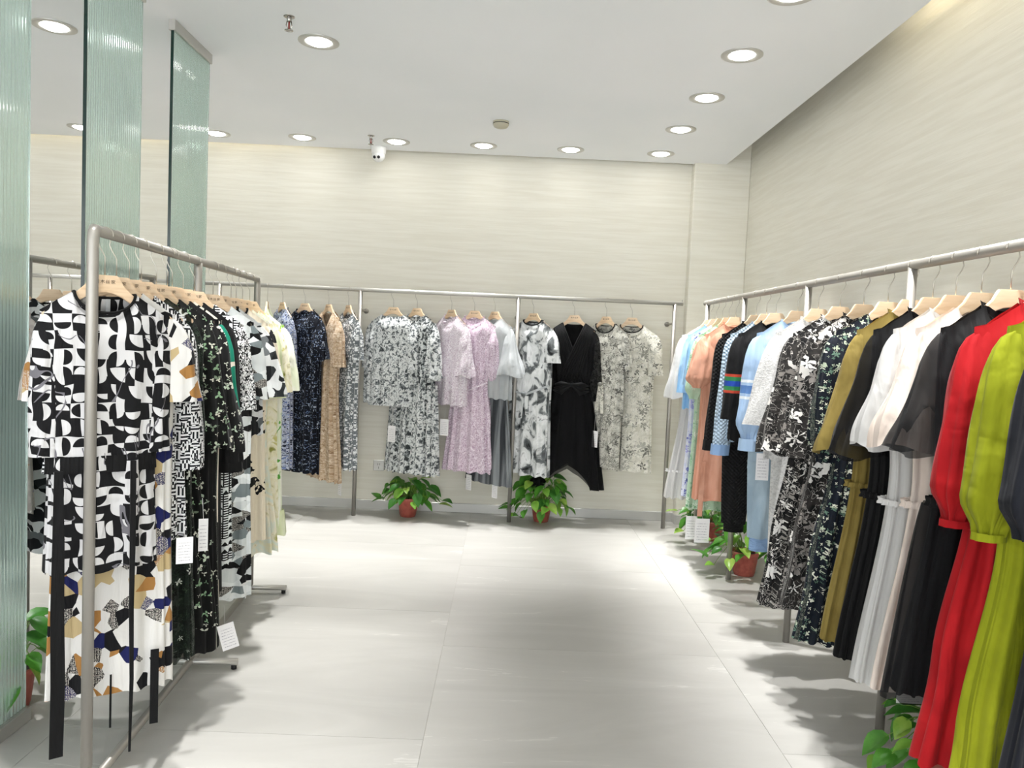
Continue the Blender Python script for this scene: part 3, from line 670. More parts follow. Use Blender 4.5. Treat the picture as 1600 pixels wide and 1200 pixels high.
RAILS = dict(L=(LA, LB, LZ), R=(Vector((RX, 5.5, 0)), Vector((RX, .95, 0)), RZ), K=(Vector((-2.3, YK, 0)), Vector((1.32, YK, 0)), KZ), G=(GA, GB, GZ))
def on_rail(k, u=None, y=None):
    A, B, z = RAILS[k]
    if y is not None: f = (y-A.y)/(B.y-A.y); return A+(B-A)*f
    lo, hi = (0.0, 1.0); ulo = proj(A+up*(z-.1))[0]; uhi = proj(A+(B-A)*.999+up*(z-.1))[0]; inc = uhi > ulo
    for _ in range(40):
        m_ = (lo+hi)/2
        if (proj(A+(B-A)*m_+up*(z-.1))[0] < u) == inc: lo = m_
        else: hi = m_
    return A+(B-A)*lo
BASEYAW = dict(L=4.2, R=0, K=0, G=-4)
GRP = dict(L='garments on the left rack', R='garments on the right rack', K='garments on the back rack', G='garments behind the glass')
HGRP = dict(L='hangers on the left rack', R='hangers on the right rack', K='hangers on the back rack', G='hangers behind the glass')
SEED = [0]
HL = {'olive_floral': 'cream and olive floral dress', 'green_leaf': 'white dress with green leaf sleeves', 'black_chiffon': 'black chiffon dress beside the red gown',
    'black_frill': 'black frilled dress between olive and white dresses', 'monochrome_a': 'nearer black and white flowered dress', 'monochrome_b': 'farther black and white flowered dress', 'maxi': 'white sheer dress at the far end', 'lavender': 'white and lavender flowered dress',
    'abstract_far': 'abstract dress left of the half-circle tunic', 'crochet': 'flecked crochet dress behind the glass', 'marbled_dress': 'grey marbled pleated dress', 'lattice': 'grey and white lattice dress', 'ink': 'black and white ink-wash dress'}
def hlabel(t):
    for key, val in (('cream and olive floral dress', 'olive_floral'), ('fresh green leaf', 'green_leaf'), ('black sheer chiffon', 'black_chiffon'), ('frilled sleeves between', 'black_frill'), ('line flowers, nearer', 'monochrome_a'), ('line flowers, farther', 'monochrome_b'), ('white sheer dress', 'maxi'), ('lavender', 'lavender'), ('black and white abstract dress', 'abstract_far'), ('crochet dress left', 'crochet'), ('grey marbled pleated', 'marbled_dress'), ('dotted lattice', 'lattice'), ('ink-wash', 'ink')):
        if key in t: return 'pale wooden hanger holding the '+HL[val]
    for cut in (' on the right rack', ' on the left rack', ' on the back rack'):
        if len(t.split()) > 12: t = t.replace(cut, '')
    t = t.rstrip(', '); w = t.split()
    return ('pale wooden hanger holding the ' if len(w) <= 11 else 'hanger of the ')+t
def hang(k, nm, label, cat, mat, u=None, y=None, yaw=0, hem=None, hz=None, text=None, hl=None, **kw):
    p = on_rail(k, u, y); z = RAILS[k][2]; zt = z-HD; rz = radians(BASEYAW[k]+yaw); SEED[0] += 1
    zh = zpix(p.x, p.y, hem) if hem else hz
    text = (k in 'LK') if text is None else text
    hanger((p.x, p.y, zt), rz, hlabel(hl or label), HGRP[k], text, k == 'L', -1 if k != 'R' else 1)
    kw.setdefault('seed', SEED[0])
    return Garment(nm, label, cat, GRP[k], (p.x, p.y), rz, zt, zh, mat, **kw)
def lz(g, v, dx=0): return zpix(g.root.location.x, g.root.location.y, v)-g.root.location.z-g.zb     # image row -> garment height

# ================================================================== left rack
g = hang('L', 'tunic_dress', 'black and white half-circle print tunic nearest on the left rack', 'dress', 'f_geo', u=164, yaw=34, hem=884, wsh=.182, prof='narrow', nd=.06, nh=.08, fa=.009, th=.055, nf=8)
g.body(); g.neck_trim('f_black', .0045); g.sleeves('straight', .42, .05, .052, spread=.0, fa=.007)
zb = lz(g, 708); bt = g.band('belt', zb, .05, 'f_black', .004, 60, .0015, tk=.05)
p0 = g.pt(-.105, zb-.03); p1 = g.pt(.075, zb-.02)
for (x, v0, v1, w) in ((-.125, 725, 1140, [.022, .03, .034, .036, .034]), (.065, 715, 1160, [.016, .016, .013, .011, .006])):
    za, zb2 = lz(g, v0), lz(g, v1); pts = [(x+.004*sin(3*i), -.088-.004*i, za+(zb2-za)*i/4+g.zb) for i in range(5)]; g.strip('belt_tail', pts, w, 'f_black')
g.strip('zip', [(.012, .013, g.top(0, False)+g.zb), (.012, .02, g.top(0, False)-.09+g.zb)], .012, 'f_grey_blouse')
g = hang('L', 'block_print_dress', 'white dress with tan, navy and black angular patches, second on the left rack', 'dress', 'f_blocks', u=182, yaw=23, hem=1074, wsh=0.181, prof='shift', fa=.012)
g.body(); g.sleeves('straight', .27, .075, .085, spread=.28)
g.strip('black_tie', [(.12, -.07, lz(g, 1010)+g.zb), (.12, -.075, lz(g, 1124)+g.zb)], .024, 'f_black'); g.strip('black_tie', [(.0, -.07, lz(g, 1040)+g.zb), (.0, -.072, lz(g, 1120)+g.zb)], .006, 'f_black')
g = hang('L', 'maze_print_blouse', 'black and white basket-weave maze print blouse on the left rack', 'blouse', 'f_maze', u=202, yaw=22, hem=842, wsh=0.186, prof='shift', fa=.014)
g.body(); g.sleeves('straight', .5, .06, .065, spread=.12); g.collar('f_black', .01, .0); g.tag(.17, lz(g, 835), .05, .085, -.09)
g = hang('L', 'sheer_floral_dress', 'dark green sheer dress with small white flowers on the left rack', 'dress', 'f_darkgreen', u=221, yaw=21, hem=1037, wsh=0.177, prof='shift', fa=.018)
g.body(); g.sleeves('straight', .45, .06, .06, spread=.06); g.tag(.2, lz(g, 810), .03, .11, -.06)
g = hang('L', 'butterfly_dress', 'black dress scattered with pale green butterfly motifs, nearer of two', 'dress', 'f_butterfly', u=244.5, yaw=21, hem=984, wsh=0.186, prof='aline', fa=.018)
g.body(); g.sleeves('flare', .46, .06, .07, spread=.12, flare=.03); g.collar('f_butterfly', .01, .0)
g = hang('L', 'butterfly_dress', 'black dress with sparse sage floral motifs, farther of two', 'dress', 'f_butterfly2', u=262, yaw=21, hem=985, wsh=0.191, prof='shift', fa=.016)
g.body(); g.sleeves('flare', .48, .06, .07, spread=.16, flare=.03); g.collar('f_butterfly2', .01, .0)
g = hang('L', 'teal_abstract_dress', 'cream, teal and black bold abstract print dress on the left rack', 'dress', 'f_teal', u=269, yaw=21, hem=1022, wsh=0.191, prof='shift', fa=.012)
g.body(); g.sleeves('straight', .38, .06, .07, spread=.2); g.tag(.2, lz(g, 975), .06, .1, -.07, .25)
g = hang('L', 'black_dress', 'plain black long-sleeved dress among prints on the left rack', 'dress', 'f_black', u=286, yaw=21, hem=928, wsh=0.186, prof='narrow', fa=.01)
g.body(); g.sleeves('straight', .56, .06, .055, spread=.12, cuff=('f_black', .04, .05)); g.collar('f_black', .01, .0)
g = hang('L', 'letter_print_dress', 'black and white letter and triangle print dress on the left rack', 'dress', 'f_letters', u=304, yaw=21, hem=884, wsh=0.191, prof='narrow', fa=.008)
g.body(); g.sleeves('straight', .36, .065, .07, mat='f_zigzag', spread=.2); g.collar('f_zigzag', .01, .0)
g = hang('L', 'newspaper_print_dress', 'white, grey and black collage print dress on the left rack', 'dress', 'f_news', u=333, yaw=21, hem=936, wsh=0.186, prof='shift', fa=.01)
g.body(); g.sleeves('straight', .34, .065, .07, spread=.2)
g = hang('L', 'foliage_print_blouse', 'grey and white foliage print top with wide short sleeves on the left rack', 'blouse', 'f_abstract', u=344.5, yaw=22, hem=680, wsh=0.195, prof='top', fa=.012)
g.body(); g.sleeves('bell', .33, .07, .08, spread=.24, flare=.05); g.neck_trim('f_black', .006)
g = hang('L', 'branch_print_dress', 'cream dress painted with black branches on the left rack', 'dress', 'f_branch', u=361, yaw=22, hem=846, wsh=0.186, prof='shift', fa=.012)
g.body(); g.sleeves('straight', .28, .065, .075, spread=.2); g.neck_trim('f_black', .005)
g = hang('L', 'watercolour_dress', 'cream and sage watercolour floral long dress on the left rack', 'dress', 'f_watercolour', u=369, yaw=23, hem=866, wsh=0.191, prof='aline', fa=.02)
g.body(); g.sleeves('straight', .36, .06, .06, mat='f_palegreen', spread=.2)
g = hang('L', 'olive_floral_dress', 'cream and olive floral dress, second from the far end of the left rack', 'dress', 'f_creamolive', u=379, yaw=24, hem=812, wsh=0.195, prof='shift', fa=.016)
g.body(); g.sleeves('straight', .34, .06, .07, spread=.24)
g = hang('L', 'green_leaf_dress', 'white dress with fresh green leaf sleeves at the far end of the left rack', 'dress', 'f_leafprint', u=390, yaw=26, hem=838, wsh=0.195, prof='shift', fa=.012)
g.body(); g.sleeves('straight', .34, .07, .085, spread=.26); g.skirt('underskirt', lz(g, 800), lz(g, 838)-.005, .2, .215, 'f_palegreen', 8, .006)

# ================================================================== back rack
def back(*a, **k): return hang('K', *a, **k)
g = back('green_slip_dress', 'pale green plain dress tucked behind the left rack on the back rail', 'dress', 'f_palegreen', u=418, yaw=-80, hem=700, wsh=.19, prof='narrow', fa=.008); g.body(); g.sleeves('straight', .2, .055, .06)
g = back('blue_speckle_dress', 'blue and white speckled dress, leftmost on the back rack', 'dress', 'f_bluespeck', u=442, yaw=-50, hem=727, wsh=.2, prof='shift', fa=.016); g.body(); g.sleeves('straight', .48, .06, .06, spread=.05); g.collar('f_bluespeck', .025, .002)
g = back('navy_dash_dress', 'navy dress with tiny pale dashes and ruffled collar on the back rack', 'dress', 'f_navydash', u=477, yaw=-28, hem=736, wsh=.185, prof='shift', nd=.05, nh=.08, fa=.018, nf=13); g.body(nv=34); g.sleeves('flare', .32, .065, .075, spread=.08, flare=.025); g.collar('f_navydash', .028, .006)
g = back('tan_print_dress', 'tan patterned short-sleeved dress on the back rack', 'dress', 'f_tan', u=514, yaw=-48, hem=748, wsh=.195, prof='aline', vneck=True, nd=.14, nh=.08, fa=.018); g.body(); g.sleeves('straight', .36, .065, .07, spread=.12)
g = back('grey_lattice_dress', 'grey and white dotted lattice dress beside the left post of the back rack', 'dress', 'f_lattice', u=545, yaw=-54, hem=730, wsh=.2, prof='narrow', nh=.08, fa=.014); g.body(); g.sleeves('straight', .3, .065, .07, spread=.06)
g.tag(.05, lz(g, 745), .06, .13, -.05, 0, .12)
g = back('marbled_batwing_blouse', 'grey marbled batwing blouse with gathered hem on the back rack', 'blouse', 'f_marble', u=615, yaw=-12, hem=630, wsh=.195, prof='batwing', nd=.02, nh=.085, fa=.014, nf=14)
g.body(); g.sleeves('straight', .36, .07, .075, spread=.12); g.band('hem_band', g.zh+.012, .03, 'f_marble', .0, 50, .003)
g = back('marbled_dress', 'grey marbled pleated dress with ruffled collar above the left plant', 'dress', 'f_marble_dark', u=652, yaw=-30, hem=738, wsh=.2, prof='shift', nd=.04, nh=.08, fa=.028, nf=13, th=.065)
g.body(nv=34); g.sleeves('flare', .42, .065, .07, mat='f_marble', spread=.06, flare=.02); g.collar('f_marble', .026, .006); g.tag(-.1, lz(g, 665), .07, .125, -.13, 0, .2)
g.skirt('front_panel', lz(g, 600), g.zh, .2, .235, 'f_marble', 12, .02, .05, .072, topa=.5)
g = back('pink_blouse', 'pale lilac lace-print blouse with tie collar on the back rack', 'blouse', 'f_pink', u=706, yaw=-44, hem=632, wsh=.2, prof='top', nd=.05, nh=.07, fa=.012); g.body(); g.sleeves('flare', .39, .06, .065, spread=.1, flare=.03); g.collar('f_pink', .03, .004); g.knot(0, -.1, 'f_pink', .015)
g = back('pink_dress', 'mauve lace-print belted dress on the back rack', 'dress', 'f_pinkdress', u=742, yaw=-18, hem=736, wsh=.195, prof='waist', nd=.05, nh=.075, fa=.02, nf=12, th=.06); g.body(nv=34); g.sleeves('puff', .42, .065, .075, spread=.08); g.collar('f_pinkdress', .03, .005)
zz = lz(g, 610); g.strip('belt', [g.pt(-.14, zz+.06), g.pt(-.09, zz-.0), g.pt(-.06, zz-.02), g.pt(.02, zz+.01), g.pt(.14, zz+.07)], .009, 'f_pink'); g.strip('belt_tail', [g.pt(-.06, zz-.02), g.pt(-.055, zz-.12)], .009, 'f_pink'); g.tag(-.16, lz(g, 655), .07, .125, -.13, 0, .1)
g = back('grey_flounce_blouse', 'pale grey blouse with flounced sleeves beside the middle post', 'blouse', 'f_grey_blouse', u=774, yaw=-42, hem=622, wsh=.195, prof='top', nd=.05, nh=.075, fa=.01, vneck=True); g.body(); g.sleeves('flare', .37, .06, .065, spread=.14, flare=.07)
gs = g
K_ = g.root
sk = Garment('chiffon_skirt', 'charcoal grey chiffon skirt under the pale grey blouse', 'skirt', GRP['K'], (K_.location.x, K_.location.y), K_.rotation_euler.z, KZ-HD, zpix(K_.location.x, K_.location.y, 754), 'f_grey_skirt', seed=77)
sk.skirt('skirt_panel', lz(g, 585), sk.zh, .12, .22, 'f_grey_skirt', 11, .02, .028, .05); sk.tag(.1, lz(g, 752), .055, .11, -.03, 0, .1); sk.tag(-.15, lz(g, 745), .06, .12, -.06, 0, .1)
g = back('ink_print_dress', 'black and white ink-wash dress with bow belt right of the middle post', 'dress', 'f_ink', u=834, yaw=-34, hem=741, wsh=.2, prof='shift', nd=.04, nh=.08, fa=.018); g.body(nv=34); g.sleeves('straight', .26, .07, .08, spread=.2); g.neck_trim('f_black', .005)
zz = lz(g, 612); g.strip('belt', [g.pt(-.19, zz+.09), g.pt(-.1, zz), g.pt(0, zz-.02), g.pt(.1, zz+.02), g.pt(.19, zz+.06)], .016, 'f_grey_blouse'); g.knot(-.01, zz-.015, 'f_ink', .024); g.strip('belt_tail', [g.pt(-.02, zz-.03), g.pt(-.03, zz-.2)], .03, 'f_ink'); g.strip('belt_tail', [g.pt(.02, zz-.03), g.pt(.03, zz-.17)], .03, 'f_ink')
# black wrap dress
def bh(c, front): return (.0 if not front else .0)+.22*max(0, 1-abs(c)/.62)**.7-.02*c
g = back('black_wrap_dress', 'black wrap-front chiffon dress with uneven hem on the back rack', 'dress', 'f_black', u=898, yaw=-6, hem=762, wsh=.185, prof='waist', vneck=True, nd=.2, nh=.085, fa=.012, th=.06)
zw = lz(g, 606)
g.body(nv=34, ztrunc=(zw-g.zh)-.02); 
g.skirt('skirt_panel', zw+.02, g.zh, .13, .27, 'f_black', 13, .02, .04, .07, hemf=lambda c, f: .2*max(0, 1-abs(c)/.66)**.6, nv=20); g.skirt('chiffon_overlay', zw+.02, g.zh-.0, .135, .275, 'f_black_sheer', 13, .02, .056, .088, hemf=lambda c, f: .16*max(0, 1-abs(c)/.66)**.6, nv=20)
g.sleeves('puff', .52, .06, .085, mat='f_black_sheer', spread=.09, cuff=('f_black', .03, .035))
for sd in (1, -1):
    for k in range(8):
        f = k/7; x0, z0, x1, z1 = sd*(.085+.06*f), -.062-.035*f, -sd*(.1-.15*f), zw+.05
        tube('pleat', [g.pt(x0+(x1-x0)*q, z0+(z1-z0)*q)+Vector((0, .006-.012*sin(pi*q)-(.006 if sd > 0 else 0)*q, 0)) for q in (0, .2, .4, .6, .8, 1)], .007, 'f_black', g.root, 6, [.003, .007, .009, .009, .008, .004])
for sd in (-1, 1):
    for k in range(3):
        a = g.pt(0, zw+.03); m_ = g.pt(sd*.075, zw+.035-.035*k); b = g.pt(sd*.135, zw+.02-.02*k); tube('twist_fold', [a+Vector((0, -.02, 0)), m_+Vector((0, -.02, 0)), b], .012, 'f_black', g.root, 8, [.007, .017, .006])
g.knot(0, zw+.03, 'f_black', .026)
g = back('cream_floral_blouse', 'cream and grey floral tied top beside the black wrap dress', 'blouse', 'f_cream2', u=948, yaw=-40, hem=645, wsh=.195, prof='top', nd=.07, nh=.085, fa=.014); g.body(); g.sleeves('straight', .3, .07, .075, spread=.14); g.neck_trim('f_black', .004)
zz = lz(g, 600); g.knot(.02, zz, 'f_cream2', .022); g.strip('tie', [g.pt(.02, zz), g.pt(.0, zz-.2)], .03, 'f_creamfloral'); g.strip('tie', [g.pt(.03, zz), g.pt(.05, zz-.22)], .03, 'f_creamfloral')
K_ = g.root
Trousers('cream and grey floral trousers under the tied floral top', GRP['K'], (K_.location.x, K_.location.y), K_.rotation_euler.z, KZ-.42, zpix(K_.location.x, K_.location.y, 728), 'f_cream2', .15, .08, .09, seed=5)
g.tag(.0, lz(g, 672), .065, .125, -.09, 0, .12)
g = back('cream_floral_dress', 'cream and grey floral straight dress, rightmost on the back rack', 'dress', 'f_creamfloral', u=988, yaw=-14, hem=735, wsh=.21, prof='shift', nd=.06, nh=.085, fa=.01, th=.05); g.body(nv=34); g.sleeves('straight', .32, .075, .08, spread=.16); g.neck_trim('f_black', .004)
g.strip('front_seam', [g.pt(-.03, -.14+(g.zh+.16)*k/6)+Vector((0, .002, 0)) for k in range(7)], .004, 'f_black')

# ================================================================== right rack
def right(*a, **k): k.setdefault('text', False); return hang('R', *a, **k)
g = right('navy_dress', 'near-black navy long-sleeved dress at the right edge of the view', 'dress', 'f_navy', y=1.73, hz=.16, wsh=.21, prof='aline', fa=.02, nf=9); g.body(); g.sleeves('puff', .5, .07, .09, spread=.1); g.collar('f_navy', .03, .002)
g = right('lime_dress', 'lime green long gown with gathered puff sleeves on the right rack', 'dress', 'f_lime', y=1.87, hz=.13, wsh=.215, prof='full', fa=.022, nf=9, th=.06); g.body(nv=36); g.sleeves('puff', .52, .07, .085, spread=.12, cuff=('f_lime', .02, .04)); g.collar('f_lime', .03, .003)
g = right('red_dress', 'bright red long gown with gathered puff sleeves on the right rack', 'dress', 'f_red', y=2.01, hem=1195, wsh=.215, prof='full', fa=.02, nf=9, th=.06); g.body(nv=36); g.sleeves('puff', .52, .07, .085, spread=.12, cuff=('f_red', .02, .04)); g.collar('f_red', .03, .003); g.tag(-.12, -1.18, .06, .12, -.1)
g = right('black_chiffon_dress', 'black sheer chiffon dress with wide flared sleeves beside the red gown', 'dress', 'f_black', u=1580, hem=1085, wsh=.21, prof='aline', fa=.02, nf=17); g.body(nv=36); g.sleeves('flare', .36, .065, .075, mat='f_black_sheer', spread=.22, flare=.05); g.skirt('chiffon_overlay', lz(g, 790), g.zh-.015, .2, .27, 'f_black_sheer', 12, .018, .06, .075); g.collar('f_black', .03, .004)
zr = lz(g, 790); g.band('waist_ruffle', zr+.015, .035, 'f_black', .01, 46, .006)
g = right('beige_satin_dress', 'beige satin tiered dress between the white and black dresses', 'dress', 'f_beige', u=1534, hem=1078, wsh=.21, prof='aline', fa=.018, nf=9); g.body(nv=36); g.sleeves('flare', .36, .06, .065, spread=.14, flare=.06); g.band('waist_ruffle', lz(g, 785), .03, 'f_beige', .01, 46, .006)
g = right('white_tiered_dress', 'white tiered chiffon dress with frilled seams on the right rack', 'dress', 'f_white_sheer', u=1494, hem=1066, wsh=.21, prof='aline', fa=.016, nf=17, th=.06); g.body(nv=36); g.sleeves('flare', .38, .06, .065, spread=.15, flare=.05)
g.band('waist_ruffle', lz(g, 672), .022, 'f_white', .01, 46, .005); g.band('tier_ruffle', lz(g, 782), .025, 'f_white', .014, 50, .006); g.tag(-.1, lz(g, 1055), .085, .055, -.09, 0, .03); g.collar('f_white', .02, .002)
g = right('black_frill_dress', 'black chiffon dress with frilled sleeves between the olive and white dresses', 'dress', 'f_black', u=1458, hem=1030, wsh=.21, prof='aline', fa=.016, nf=17); g.body(nv=34); g.sleeves('flare', .43, .06, .065, mat='f_black_sheer', spread=.2, flare=.06); g.band('waist_ruffle', lz(g, 770), .03, 'f_black', .01, 46, .006); g.collar('f_black', .03, .006)
g = right('olive_dress', 'olive green chiffon dress with frilled seam on the right rack', 'dress', 'f_olive', u=1425, hem=1003, wsh=.205, prof='aline', fa=.016, nf=17); g.body(nv=34); g.sleeves('flare', .44, .06, .065, spread=.18, flare=.05); g.band('waist_ruffle', lz(g, 755), .025, 'f_olive', .01, 46, .006); g.collar('f_olive', .03, .006)
g = right('navy_floral_dress', 'dark navy pleated dress covered in tiny pale flowers on the right rack', 'dress', 'f_navyfloral', u=1388, hem=1003, wsh=.215, prof='full', fa=.02, nf=15, th=.06); g.body(nv=34); g.sleeves('puff', .5, .07, .08, spread=.1)
g = right('monochrome_floral_dress', 'black dress with large white line flowers, nearer of two on the right rack', 'dress', 'f_bwfloral', u=1350, hem=950, wsh=.215, prof='full', fa=.022, nf=12, th=.065); g.body(nv=34); g.sleeves('flare', .5, .07, .075, spread=.16, flare=.03); g.collar('f_bwfloral', .03, .005)
g = right('monochrome_floral_dress', 'black dress with large white line flowers, farther of two beside the white lace blouse', 'dress', 'f_bwfloral2', u=1313, hem=948, wsh=.215, prof='full', fa=.022, nf=12, th=.065); g.body(nv=34); g.sleeves('flare', .52, .07, .075, mat='f_bwfloral', spread=.2, flare=.035, cuff=None); g.collar('f_bwfloral2', .03, .005)
g = right('white_lace_blouse', 'white lace blouse with wide scalloped sleeves on the right rack', 'blouse', 'f_lace', u=1279, hem=720, wsh=.21, prof='top', fa=.014); g.body(); g.sleeves('bell', .43, .065, .07, spread=.24, flare=.04); g.collar('f_lace', .03, .004)
q = g.root.location; Trousers('white lace trousers under the white lace blouse', GRP['R'], (q.x, q.y), 0, RZ-.55, zpix(q.x, q.y, 880), 'f_lace', .16, .085, .075, seed=8)
g = right('blue_sweatshirt', 'light blue sweatshirt with white and blue sleeve stripes', 'sweatshirt', 'f_sweat_blue', u=1247, hem=690, wsh=.215, prof='knit', fa=.008); g.body(); g.sleeves('puff', .53, .075, .085, spread=.12, cuff=('f_blue', .06, .045)); g.collar('f_blue', .02, .0); g.tag(-.16, lz(g, 706), .062, .13, -.1, 0, .06)
q = on_rail('R', u=1236); Trousers('light grey-blue joggers with ribbed cuffs on the right rack', GRP['R'], (q.x, q.y), 0, RZ-.62, zpix(q.x, q.y, 862), 'f_blue_jog', .17, .09, .06, ('f_cuff_blue', .07), 11)
g = right('black_sweatshirt', 'black sweatshirt with red, green and blue sleeve stripes', 'sweatshirt', 'f_sweat_black', u=1213, hem=690, wsh=.215, prof='knit', fa=.008); g.body(); g.sleeves('straight', .46, .075, .075, spread=.12); g.collar('f_black', .02, .0)
g = right('blue_knit_jumper', 'pale blue textured knit jumper with long sleeves', 'jumper', 'f_blue_knit', u=1198, hem=690, wsh=.21, prof='knit', fa=.008); g.body(); g.sleeves('straight', .62, .065, .055, spread=.14, cuff=('f_cuff_blue', .06, .05)); g.collar('f_blue_knit', .02, 0); g.tag(.0, lz(g, 700), .08, .14, -.1, 0, .05)
q = on_rail('R', u=1190); Trousers('black knitted trousers hanging below the knit jumpers', GRP['R'], (q.x, q.y), 0, RZ-.62, zpix(q.x, q.y, 832), 'f_black_knit', .17, .09, .065, ('f_black', .05), 12)
g = right('black_knit_jumper', 'black textured knit jumper with long sleeves', 'jumper', 'f_black_knit', u=1182, hem=680, wsh=.21, prof='knit', fa=.008); g.body(); g.sleeves('straight', .62, .065, .055, spread=.14, cuff=('f_black', .06, .05)); g.collar('f_black', .03, 0)
g = right('peach_dress', 'peach satin dress with short puff sleeves on the right rack', 'dress', 'f_peach', u=1150, hem=782, wsh=.21, prof='shift', fa=.016, nf=8); g.body(); g.sleeves('puff', .34, .075, .1, spread=.2); g.collar('f_peach', .035, .002); g.strip('tie', [(-.17, -.075, .25), (-.175, -.08, -.09)], .03, 'f_peach'); g.tag(-.16, -1.25, .09, .15, -.1, 0, .1)
g = right('green_floral_dress', 'mint green leafy print dress behind the peach dress', 'dress', 'f_greenfloral', u=1139, hem=796, wsh=.21, prof='shift', fa=.016); g.body(); g.sleeves('puff', .42, .065, .08, spread=.12); g.tag(-.19, -1.27, .07, .15, -.1, 0, .08)
g = right('lavender_print_dress', 'white dress with lavender blue flowers near the far end of the right rack', 'dress', 'f_lavender', u=1129, hem=776, wsh=.205, prof='shift', fa=.016); g.body(); g.sleeves('straight', .34, .06, .065, mat='f_skyblue', spread=.12)
g = right('sky_blue_shirt', 'sky blue shirt near the far end of the right rack', 'shirt', 'f_skyblue', u=1119, hem=640, wsh=.205, prof='top', fa=.01); g.body(); g.sleeves('straight', .4, .06, .06, spread=.14); g.collar('f_skyblue', .03, .002)
g = right('white_maxi_dress', 'white sheer dress with frilled hem at the far end of the right rack', 'dress', 'f_white_sheer', u=1110, hem=779, wsh=.215, prof='aline', fa=.016, nf=17); g.body(); g.sleeves('flare', .44, .06, .065, spread=.16, flare=.04); g.band('tier_ruffle', lz(g, 735), .02, 'f_white', .012, 46, .005)

# ================================================================== rack beyond the glass
def far(*a, **k): k.setdefault('text', False); return hang('G', *a, **k)
specs = [(2.5, 'black_coat', 'plain black long dress nearest behind the reeded glass', 'f_black', .45), (2.64, 'dark_floral_dress', 'dark floral dress second behind the reeded glass', 'f_navyfloral', .5), (2.78, 'black_print_dress', 'black and sage print dress third behind the reeded glass', 'f_butterfly2', .5), (2.92, 'dark_dress', 'dark navy dress fourth behind the reeded glass', 'f_navy', .48),
    (3.24, 'abstract_dress', 'black and white abstract dress between the glass panel and the half-circle tunic', 'f_abstract', .42), (3.07, 'crochet_dress', 'cream, rust and grey flecked crochet dress left of the half-circle tunic', 'f_crochet', .62), (3.48, 'abstract_tunic', 'white and grey collage tunic behind the crochet dress', 'f_news', .6), (3.62, 'grey_dress', 'grey marbled dress behind the middle glass panel', 'f_marble', .6), (3.95, 'cream_dress', 'cream floral dress behind the middle glass panel', 'f_creamfloral', .55), (4.1, 'pale_green_dress', 'pale green dress behind the farthest glass panel', 'f_palegreen', .6)]
for y, nm, lb, mt, hz in specs:
    g = far(nm, lb, 'dress', mt, y=y, hz=hz, yaw=8, wsh=.2, prof='shift'); g.body(nv=22, nu=80); g.sleeves('straight', .4, .065, .07, spread=.12, nv=14, nu=28)

# ================================================================== plants
def leaf_mesh(nm, mat, L, Wd, curl):
    V = []; Fc = []; rows = [(0, 0.0), (.06, .55), (.2, .95), (.42, 1.0), (.65, .74), (.85, .34), (1, .0)]
    for t, w in rows:
        for s in (-1, -.5, 0, .5, 1):
            back_ = -.10*L*abs(s) if t < .1 else 0
            V.append((s*w*Wd/2, t*L+back_, .18*abs(s)*w*Wd-curl*L*t*t))
    for j in range(len(rows)-1):
        for i in range(4): Fc.append((j*5+i, j*5+i+1, j*5+6+i, j*5+5+i))
    return mesh(nm, V, Fc, mat)
LEAVES = [leaf_mesh('leaf', m_, L, W_, c) for m_, L, W_, c in (('leaf_a', .085, .062, .25), ('leaf_b', .075, .055, .3), ('leaf_c', .095, .07, .2), ('leaf_a', .07, .052, .4), ('leaf_d', .075, .055, .25), ('leaf_c', .08, .06, .35))]
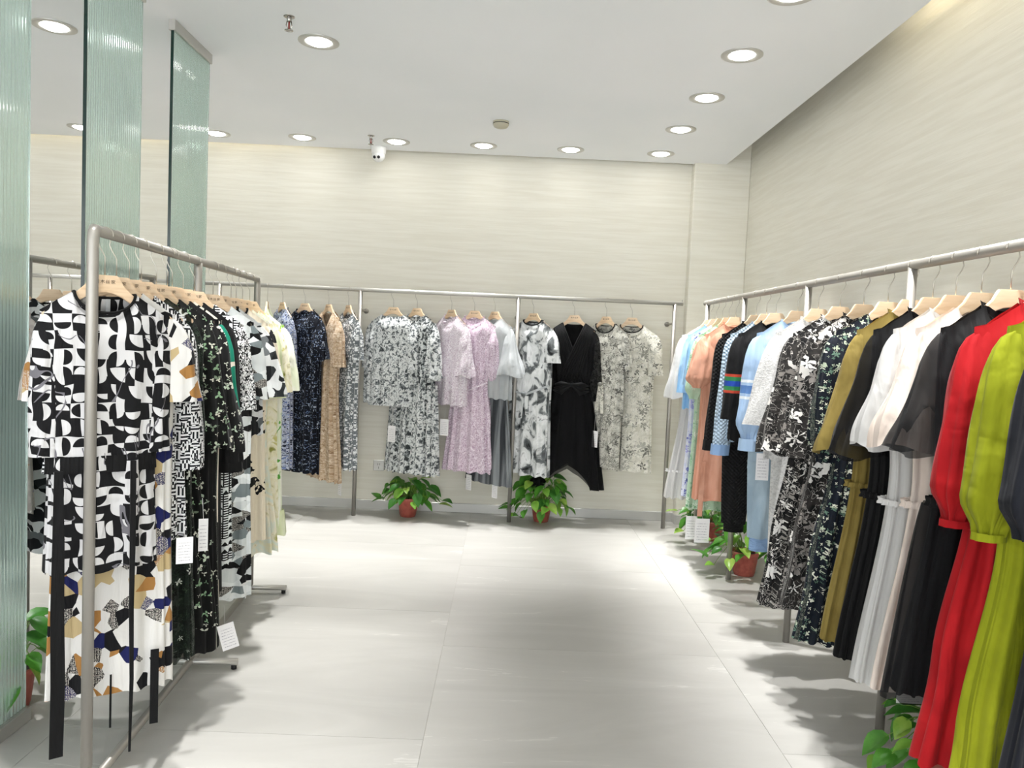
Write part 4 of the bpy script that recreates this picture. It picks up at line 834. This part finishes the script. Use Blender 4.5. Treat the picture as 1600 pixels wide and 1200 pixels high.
def plant(p, label, n, spread, height, seed, ph=.135, pr=.078, runners=(), ymax=9.0, xmax=9.0):
    rn = random.Random(seed); r = empty('potted_pothos', (p[0], p[1], 0), rn.uniform(0, 6), label, 'plant', 'potted pothos plants')
    lathe('pot', [(.0005, .002), (pr*.72, 0), (pr*.74, .012), (pr*.78, .014), (pr*.95, ph-.028), (pr, ph-.026), (pr*1.04, ph-.004), (pr*1.04, ph), (pr*.96, ph), (pr*.93, ph-.03)], 'pot', r, 28)
    lathe('soil', [(pr*.94, ph-.022), (pr*.5, ph-.015), (.0005, ph-.012)], 'soil', r, 16)
    stems = []
    rz = r.rotation_euler.z
    for k in range(n):
        f = (k+.5)/n; an = k*2.399+rn.uniform(-.3, .3); el = (1-f)**.8
        if k < len(runners):
            wx, wy, wz = runners[k]; c_, s_ = cos(-rz), sin(-rz); tip = Vector((wx*c_-wy*s_, wx*s_+wy*c_, wz)); an = atan2(tip.y, tip.x)
        else:
            rr = spread*(.25+.75*sqrt(f))*rn.uniform(.75, 1.1); tip = Vector((rr*cos(an), rr*sin(an), ph+height*(1-.95*f**1.3)*rn.uniform(.6, 1.08)-.03*f))
        c_, s_ = cos(rz), sin(rz); wx, wy = p[0]+tip.x*c_-tip.y*s_, p[1]+tip.x*s_+tip.y*c_
        wx, wy = min(wx, xmax), min(wy, ymax); wx -= p[0]; wy -= p[1]; tip.x, tip.y = wx*c_+wy*s_, -wx*s_+wy*c_
        base = Vector((.03*cos(an), .03*sin(an), ph-.012)); mid = (base+tip)*.5+Vector((0, 0, .06*(1 if tip.z > .08 else 1.4)))
        tip.z = max(tip.z, .045)
        stems.append(tube_data([base, base.lerp(mid, .6)+Vector((0, 0, .012)), mid, mid.lerp(tip, .6)+Vector((0, 0, .006)), tip], .0016, 5))
        lf = link('leaf', LEAVES[rn.randrange(6) if rn.random() > .25 else 0], r)
        d = Vector((cos(an+rn.uniform(-.7, .7)), sin(an+rn.uniform(-.7, .7)), rn.uniform(-.9, -.05) if f > .15 else rn.uniform(-.3, .5))).normalized()
        if tip.z < .1: d.z = max(d.z, -.25); d.normalize()
        c_, s_ = cos(rz), sin(rz); wx, wy = d.x*c_-d.y*s_, d.x*s_+d.y*c_
        if p[1]+tip.x*s_+tip.y*c_ > ymax-.09: wy = -abs(wy)
        if p[0]+tip.x*c_-tip.y*s_ > xmax-.09: wx = -abs(wx)
        d.x, d.y = wx*c_+wy*s_, -wx*s_+wy*c_
        yv = d; zv = Vector((rn.uniform(-.4, .4), rn.uniform(-.4, .4), 1)); zv = (zv-yv*zv.dot(yv)).normalized(); xv = yv.cross(zv)
        sc = rn.uniform(.85, 1.35); lf.matrix_local = Matrix(((xv.x*sc, yv.x*sc, zv.x*sc, tip.x), (xv.y*sc, yv.y*sc, zv.y*sc, tip.y), (xv.z*sc, yv.z*sc, zv.z*sc, tip.z), (0, 0, 0, 1)))
    V, Fc = merge(stems); link('stems', mesh('stems', V, Fc, 'stem'), r)
plant(onz(637, 806, 0), 'pothos in a terracotta pot under the grey marbled dress', 46, .19, .17, 1, .15, .082, [(.27, -.05, .14), (.25, .0, .1), (-.22, -.02, .13)], ymax=6.04)
plant(onz(845, 814, 0), 'bushy pothos in a red pot under the black wrap dress', 74, .215, .26, 2, .13, .078, [(-.24, -.06, .1), (-.2, -.1, .06), (-.17, -.12, .05), (-.26, 0, .12)], ymax=6.04)
plant((1.57, 5.6), 'pothos in a red pot behind the peach dress, farthest on the right', 56, .2, .2, 3, .14, .09, [(-.3, -.1, .22), (-.24, -.12, .08)], xmax=1.74)
plant((1.545, 4.74), 'pothos in a red pot under the black sweatshirt on the right', 44, .2, .2, 4, .15, .085, [(-.24, -.05, .22), (-.22, -.1, .08), (-.26, -.06, .12)], xmax=1.74)
plant((1.5, 2.42), 'pothos under the red gown on the right', 44, .2, .2, 5, .14, .085, [(-.2, -.05, .3), (-.18, -.1, .2), (-.22, -.05, .14), (-.2, .02, .08)], xmax=1.74)
plant((-1.735, 2.72), 'pothos in a red pot beside the nearest glass panel', 30, .15, .2, 6, .15, .08)
plant((-1.98, 5.72), 'pothos half hidden behind the far end of the left rack', 36, .26, .16, 7, .14, .08, [(.3, -.1, .16)])
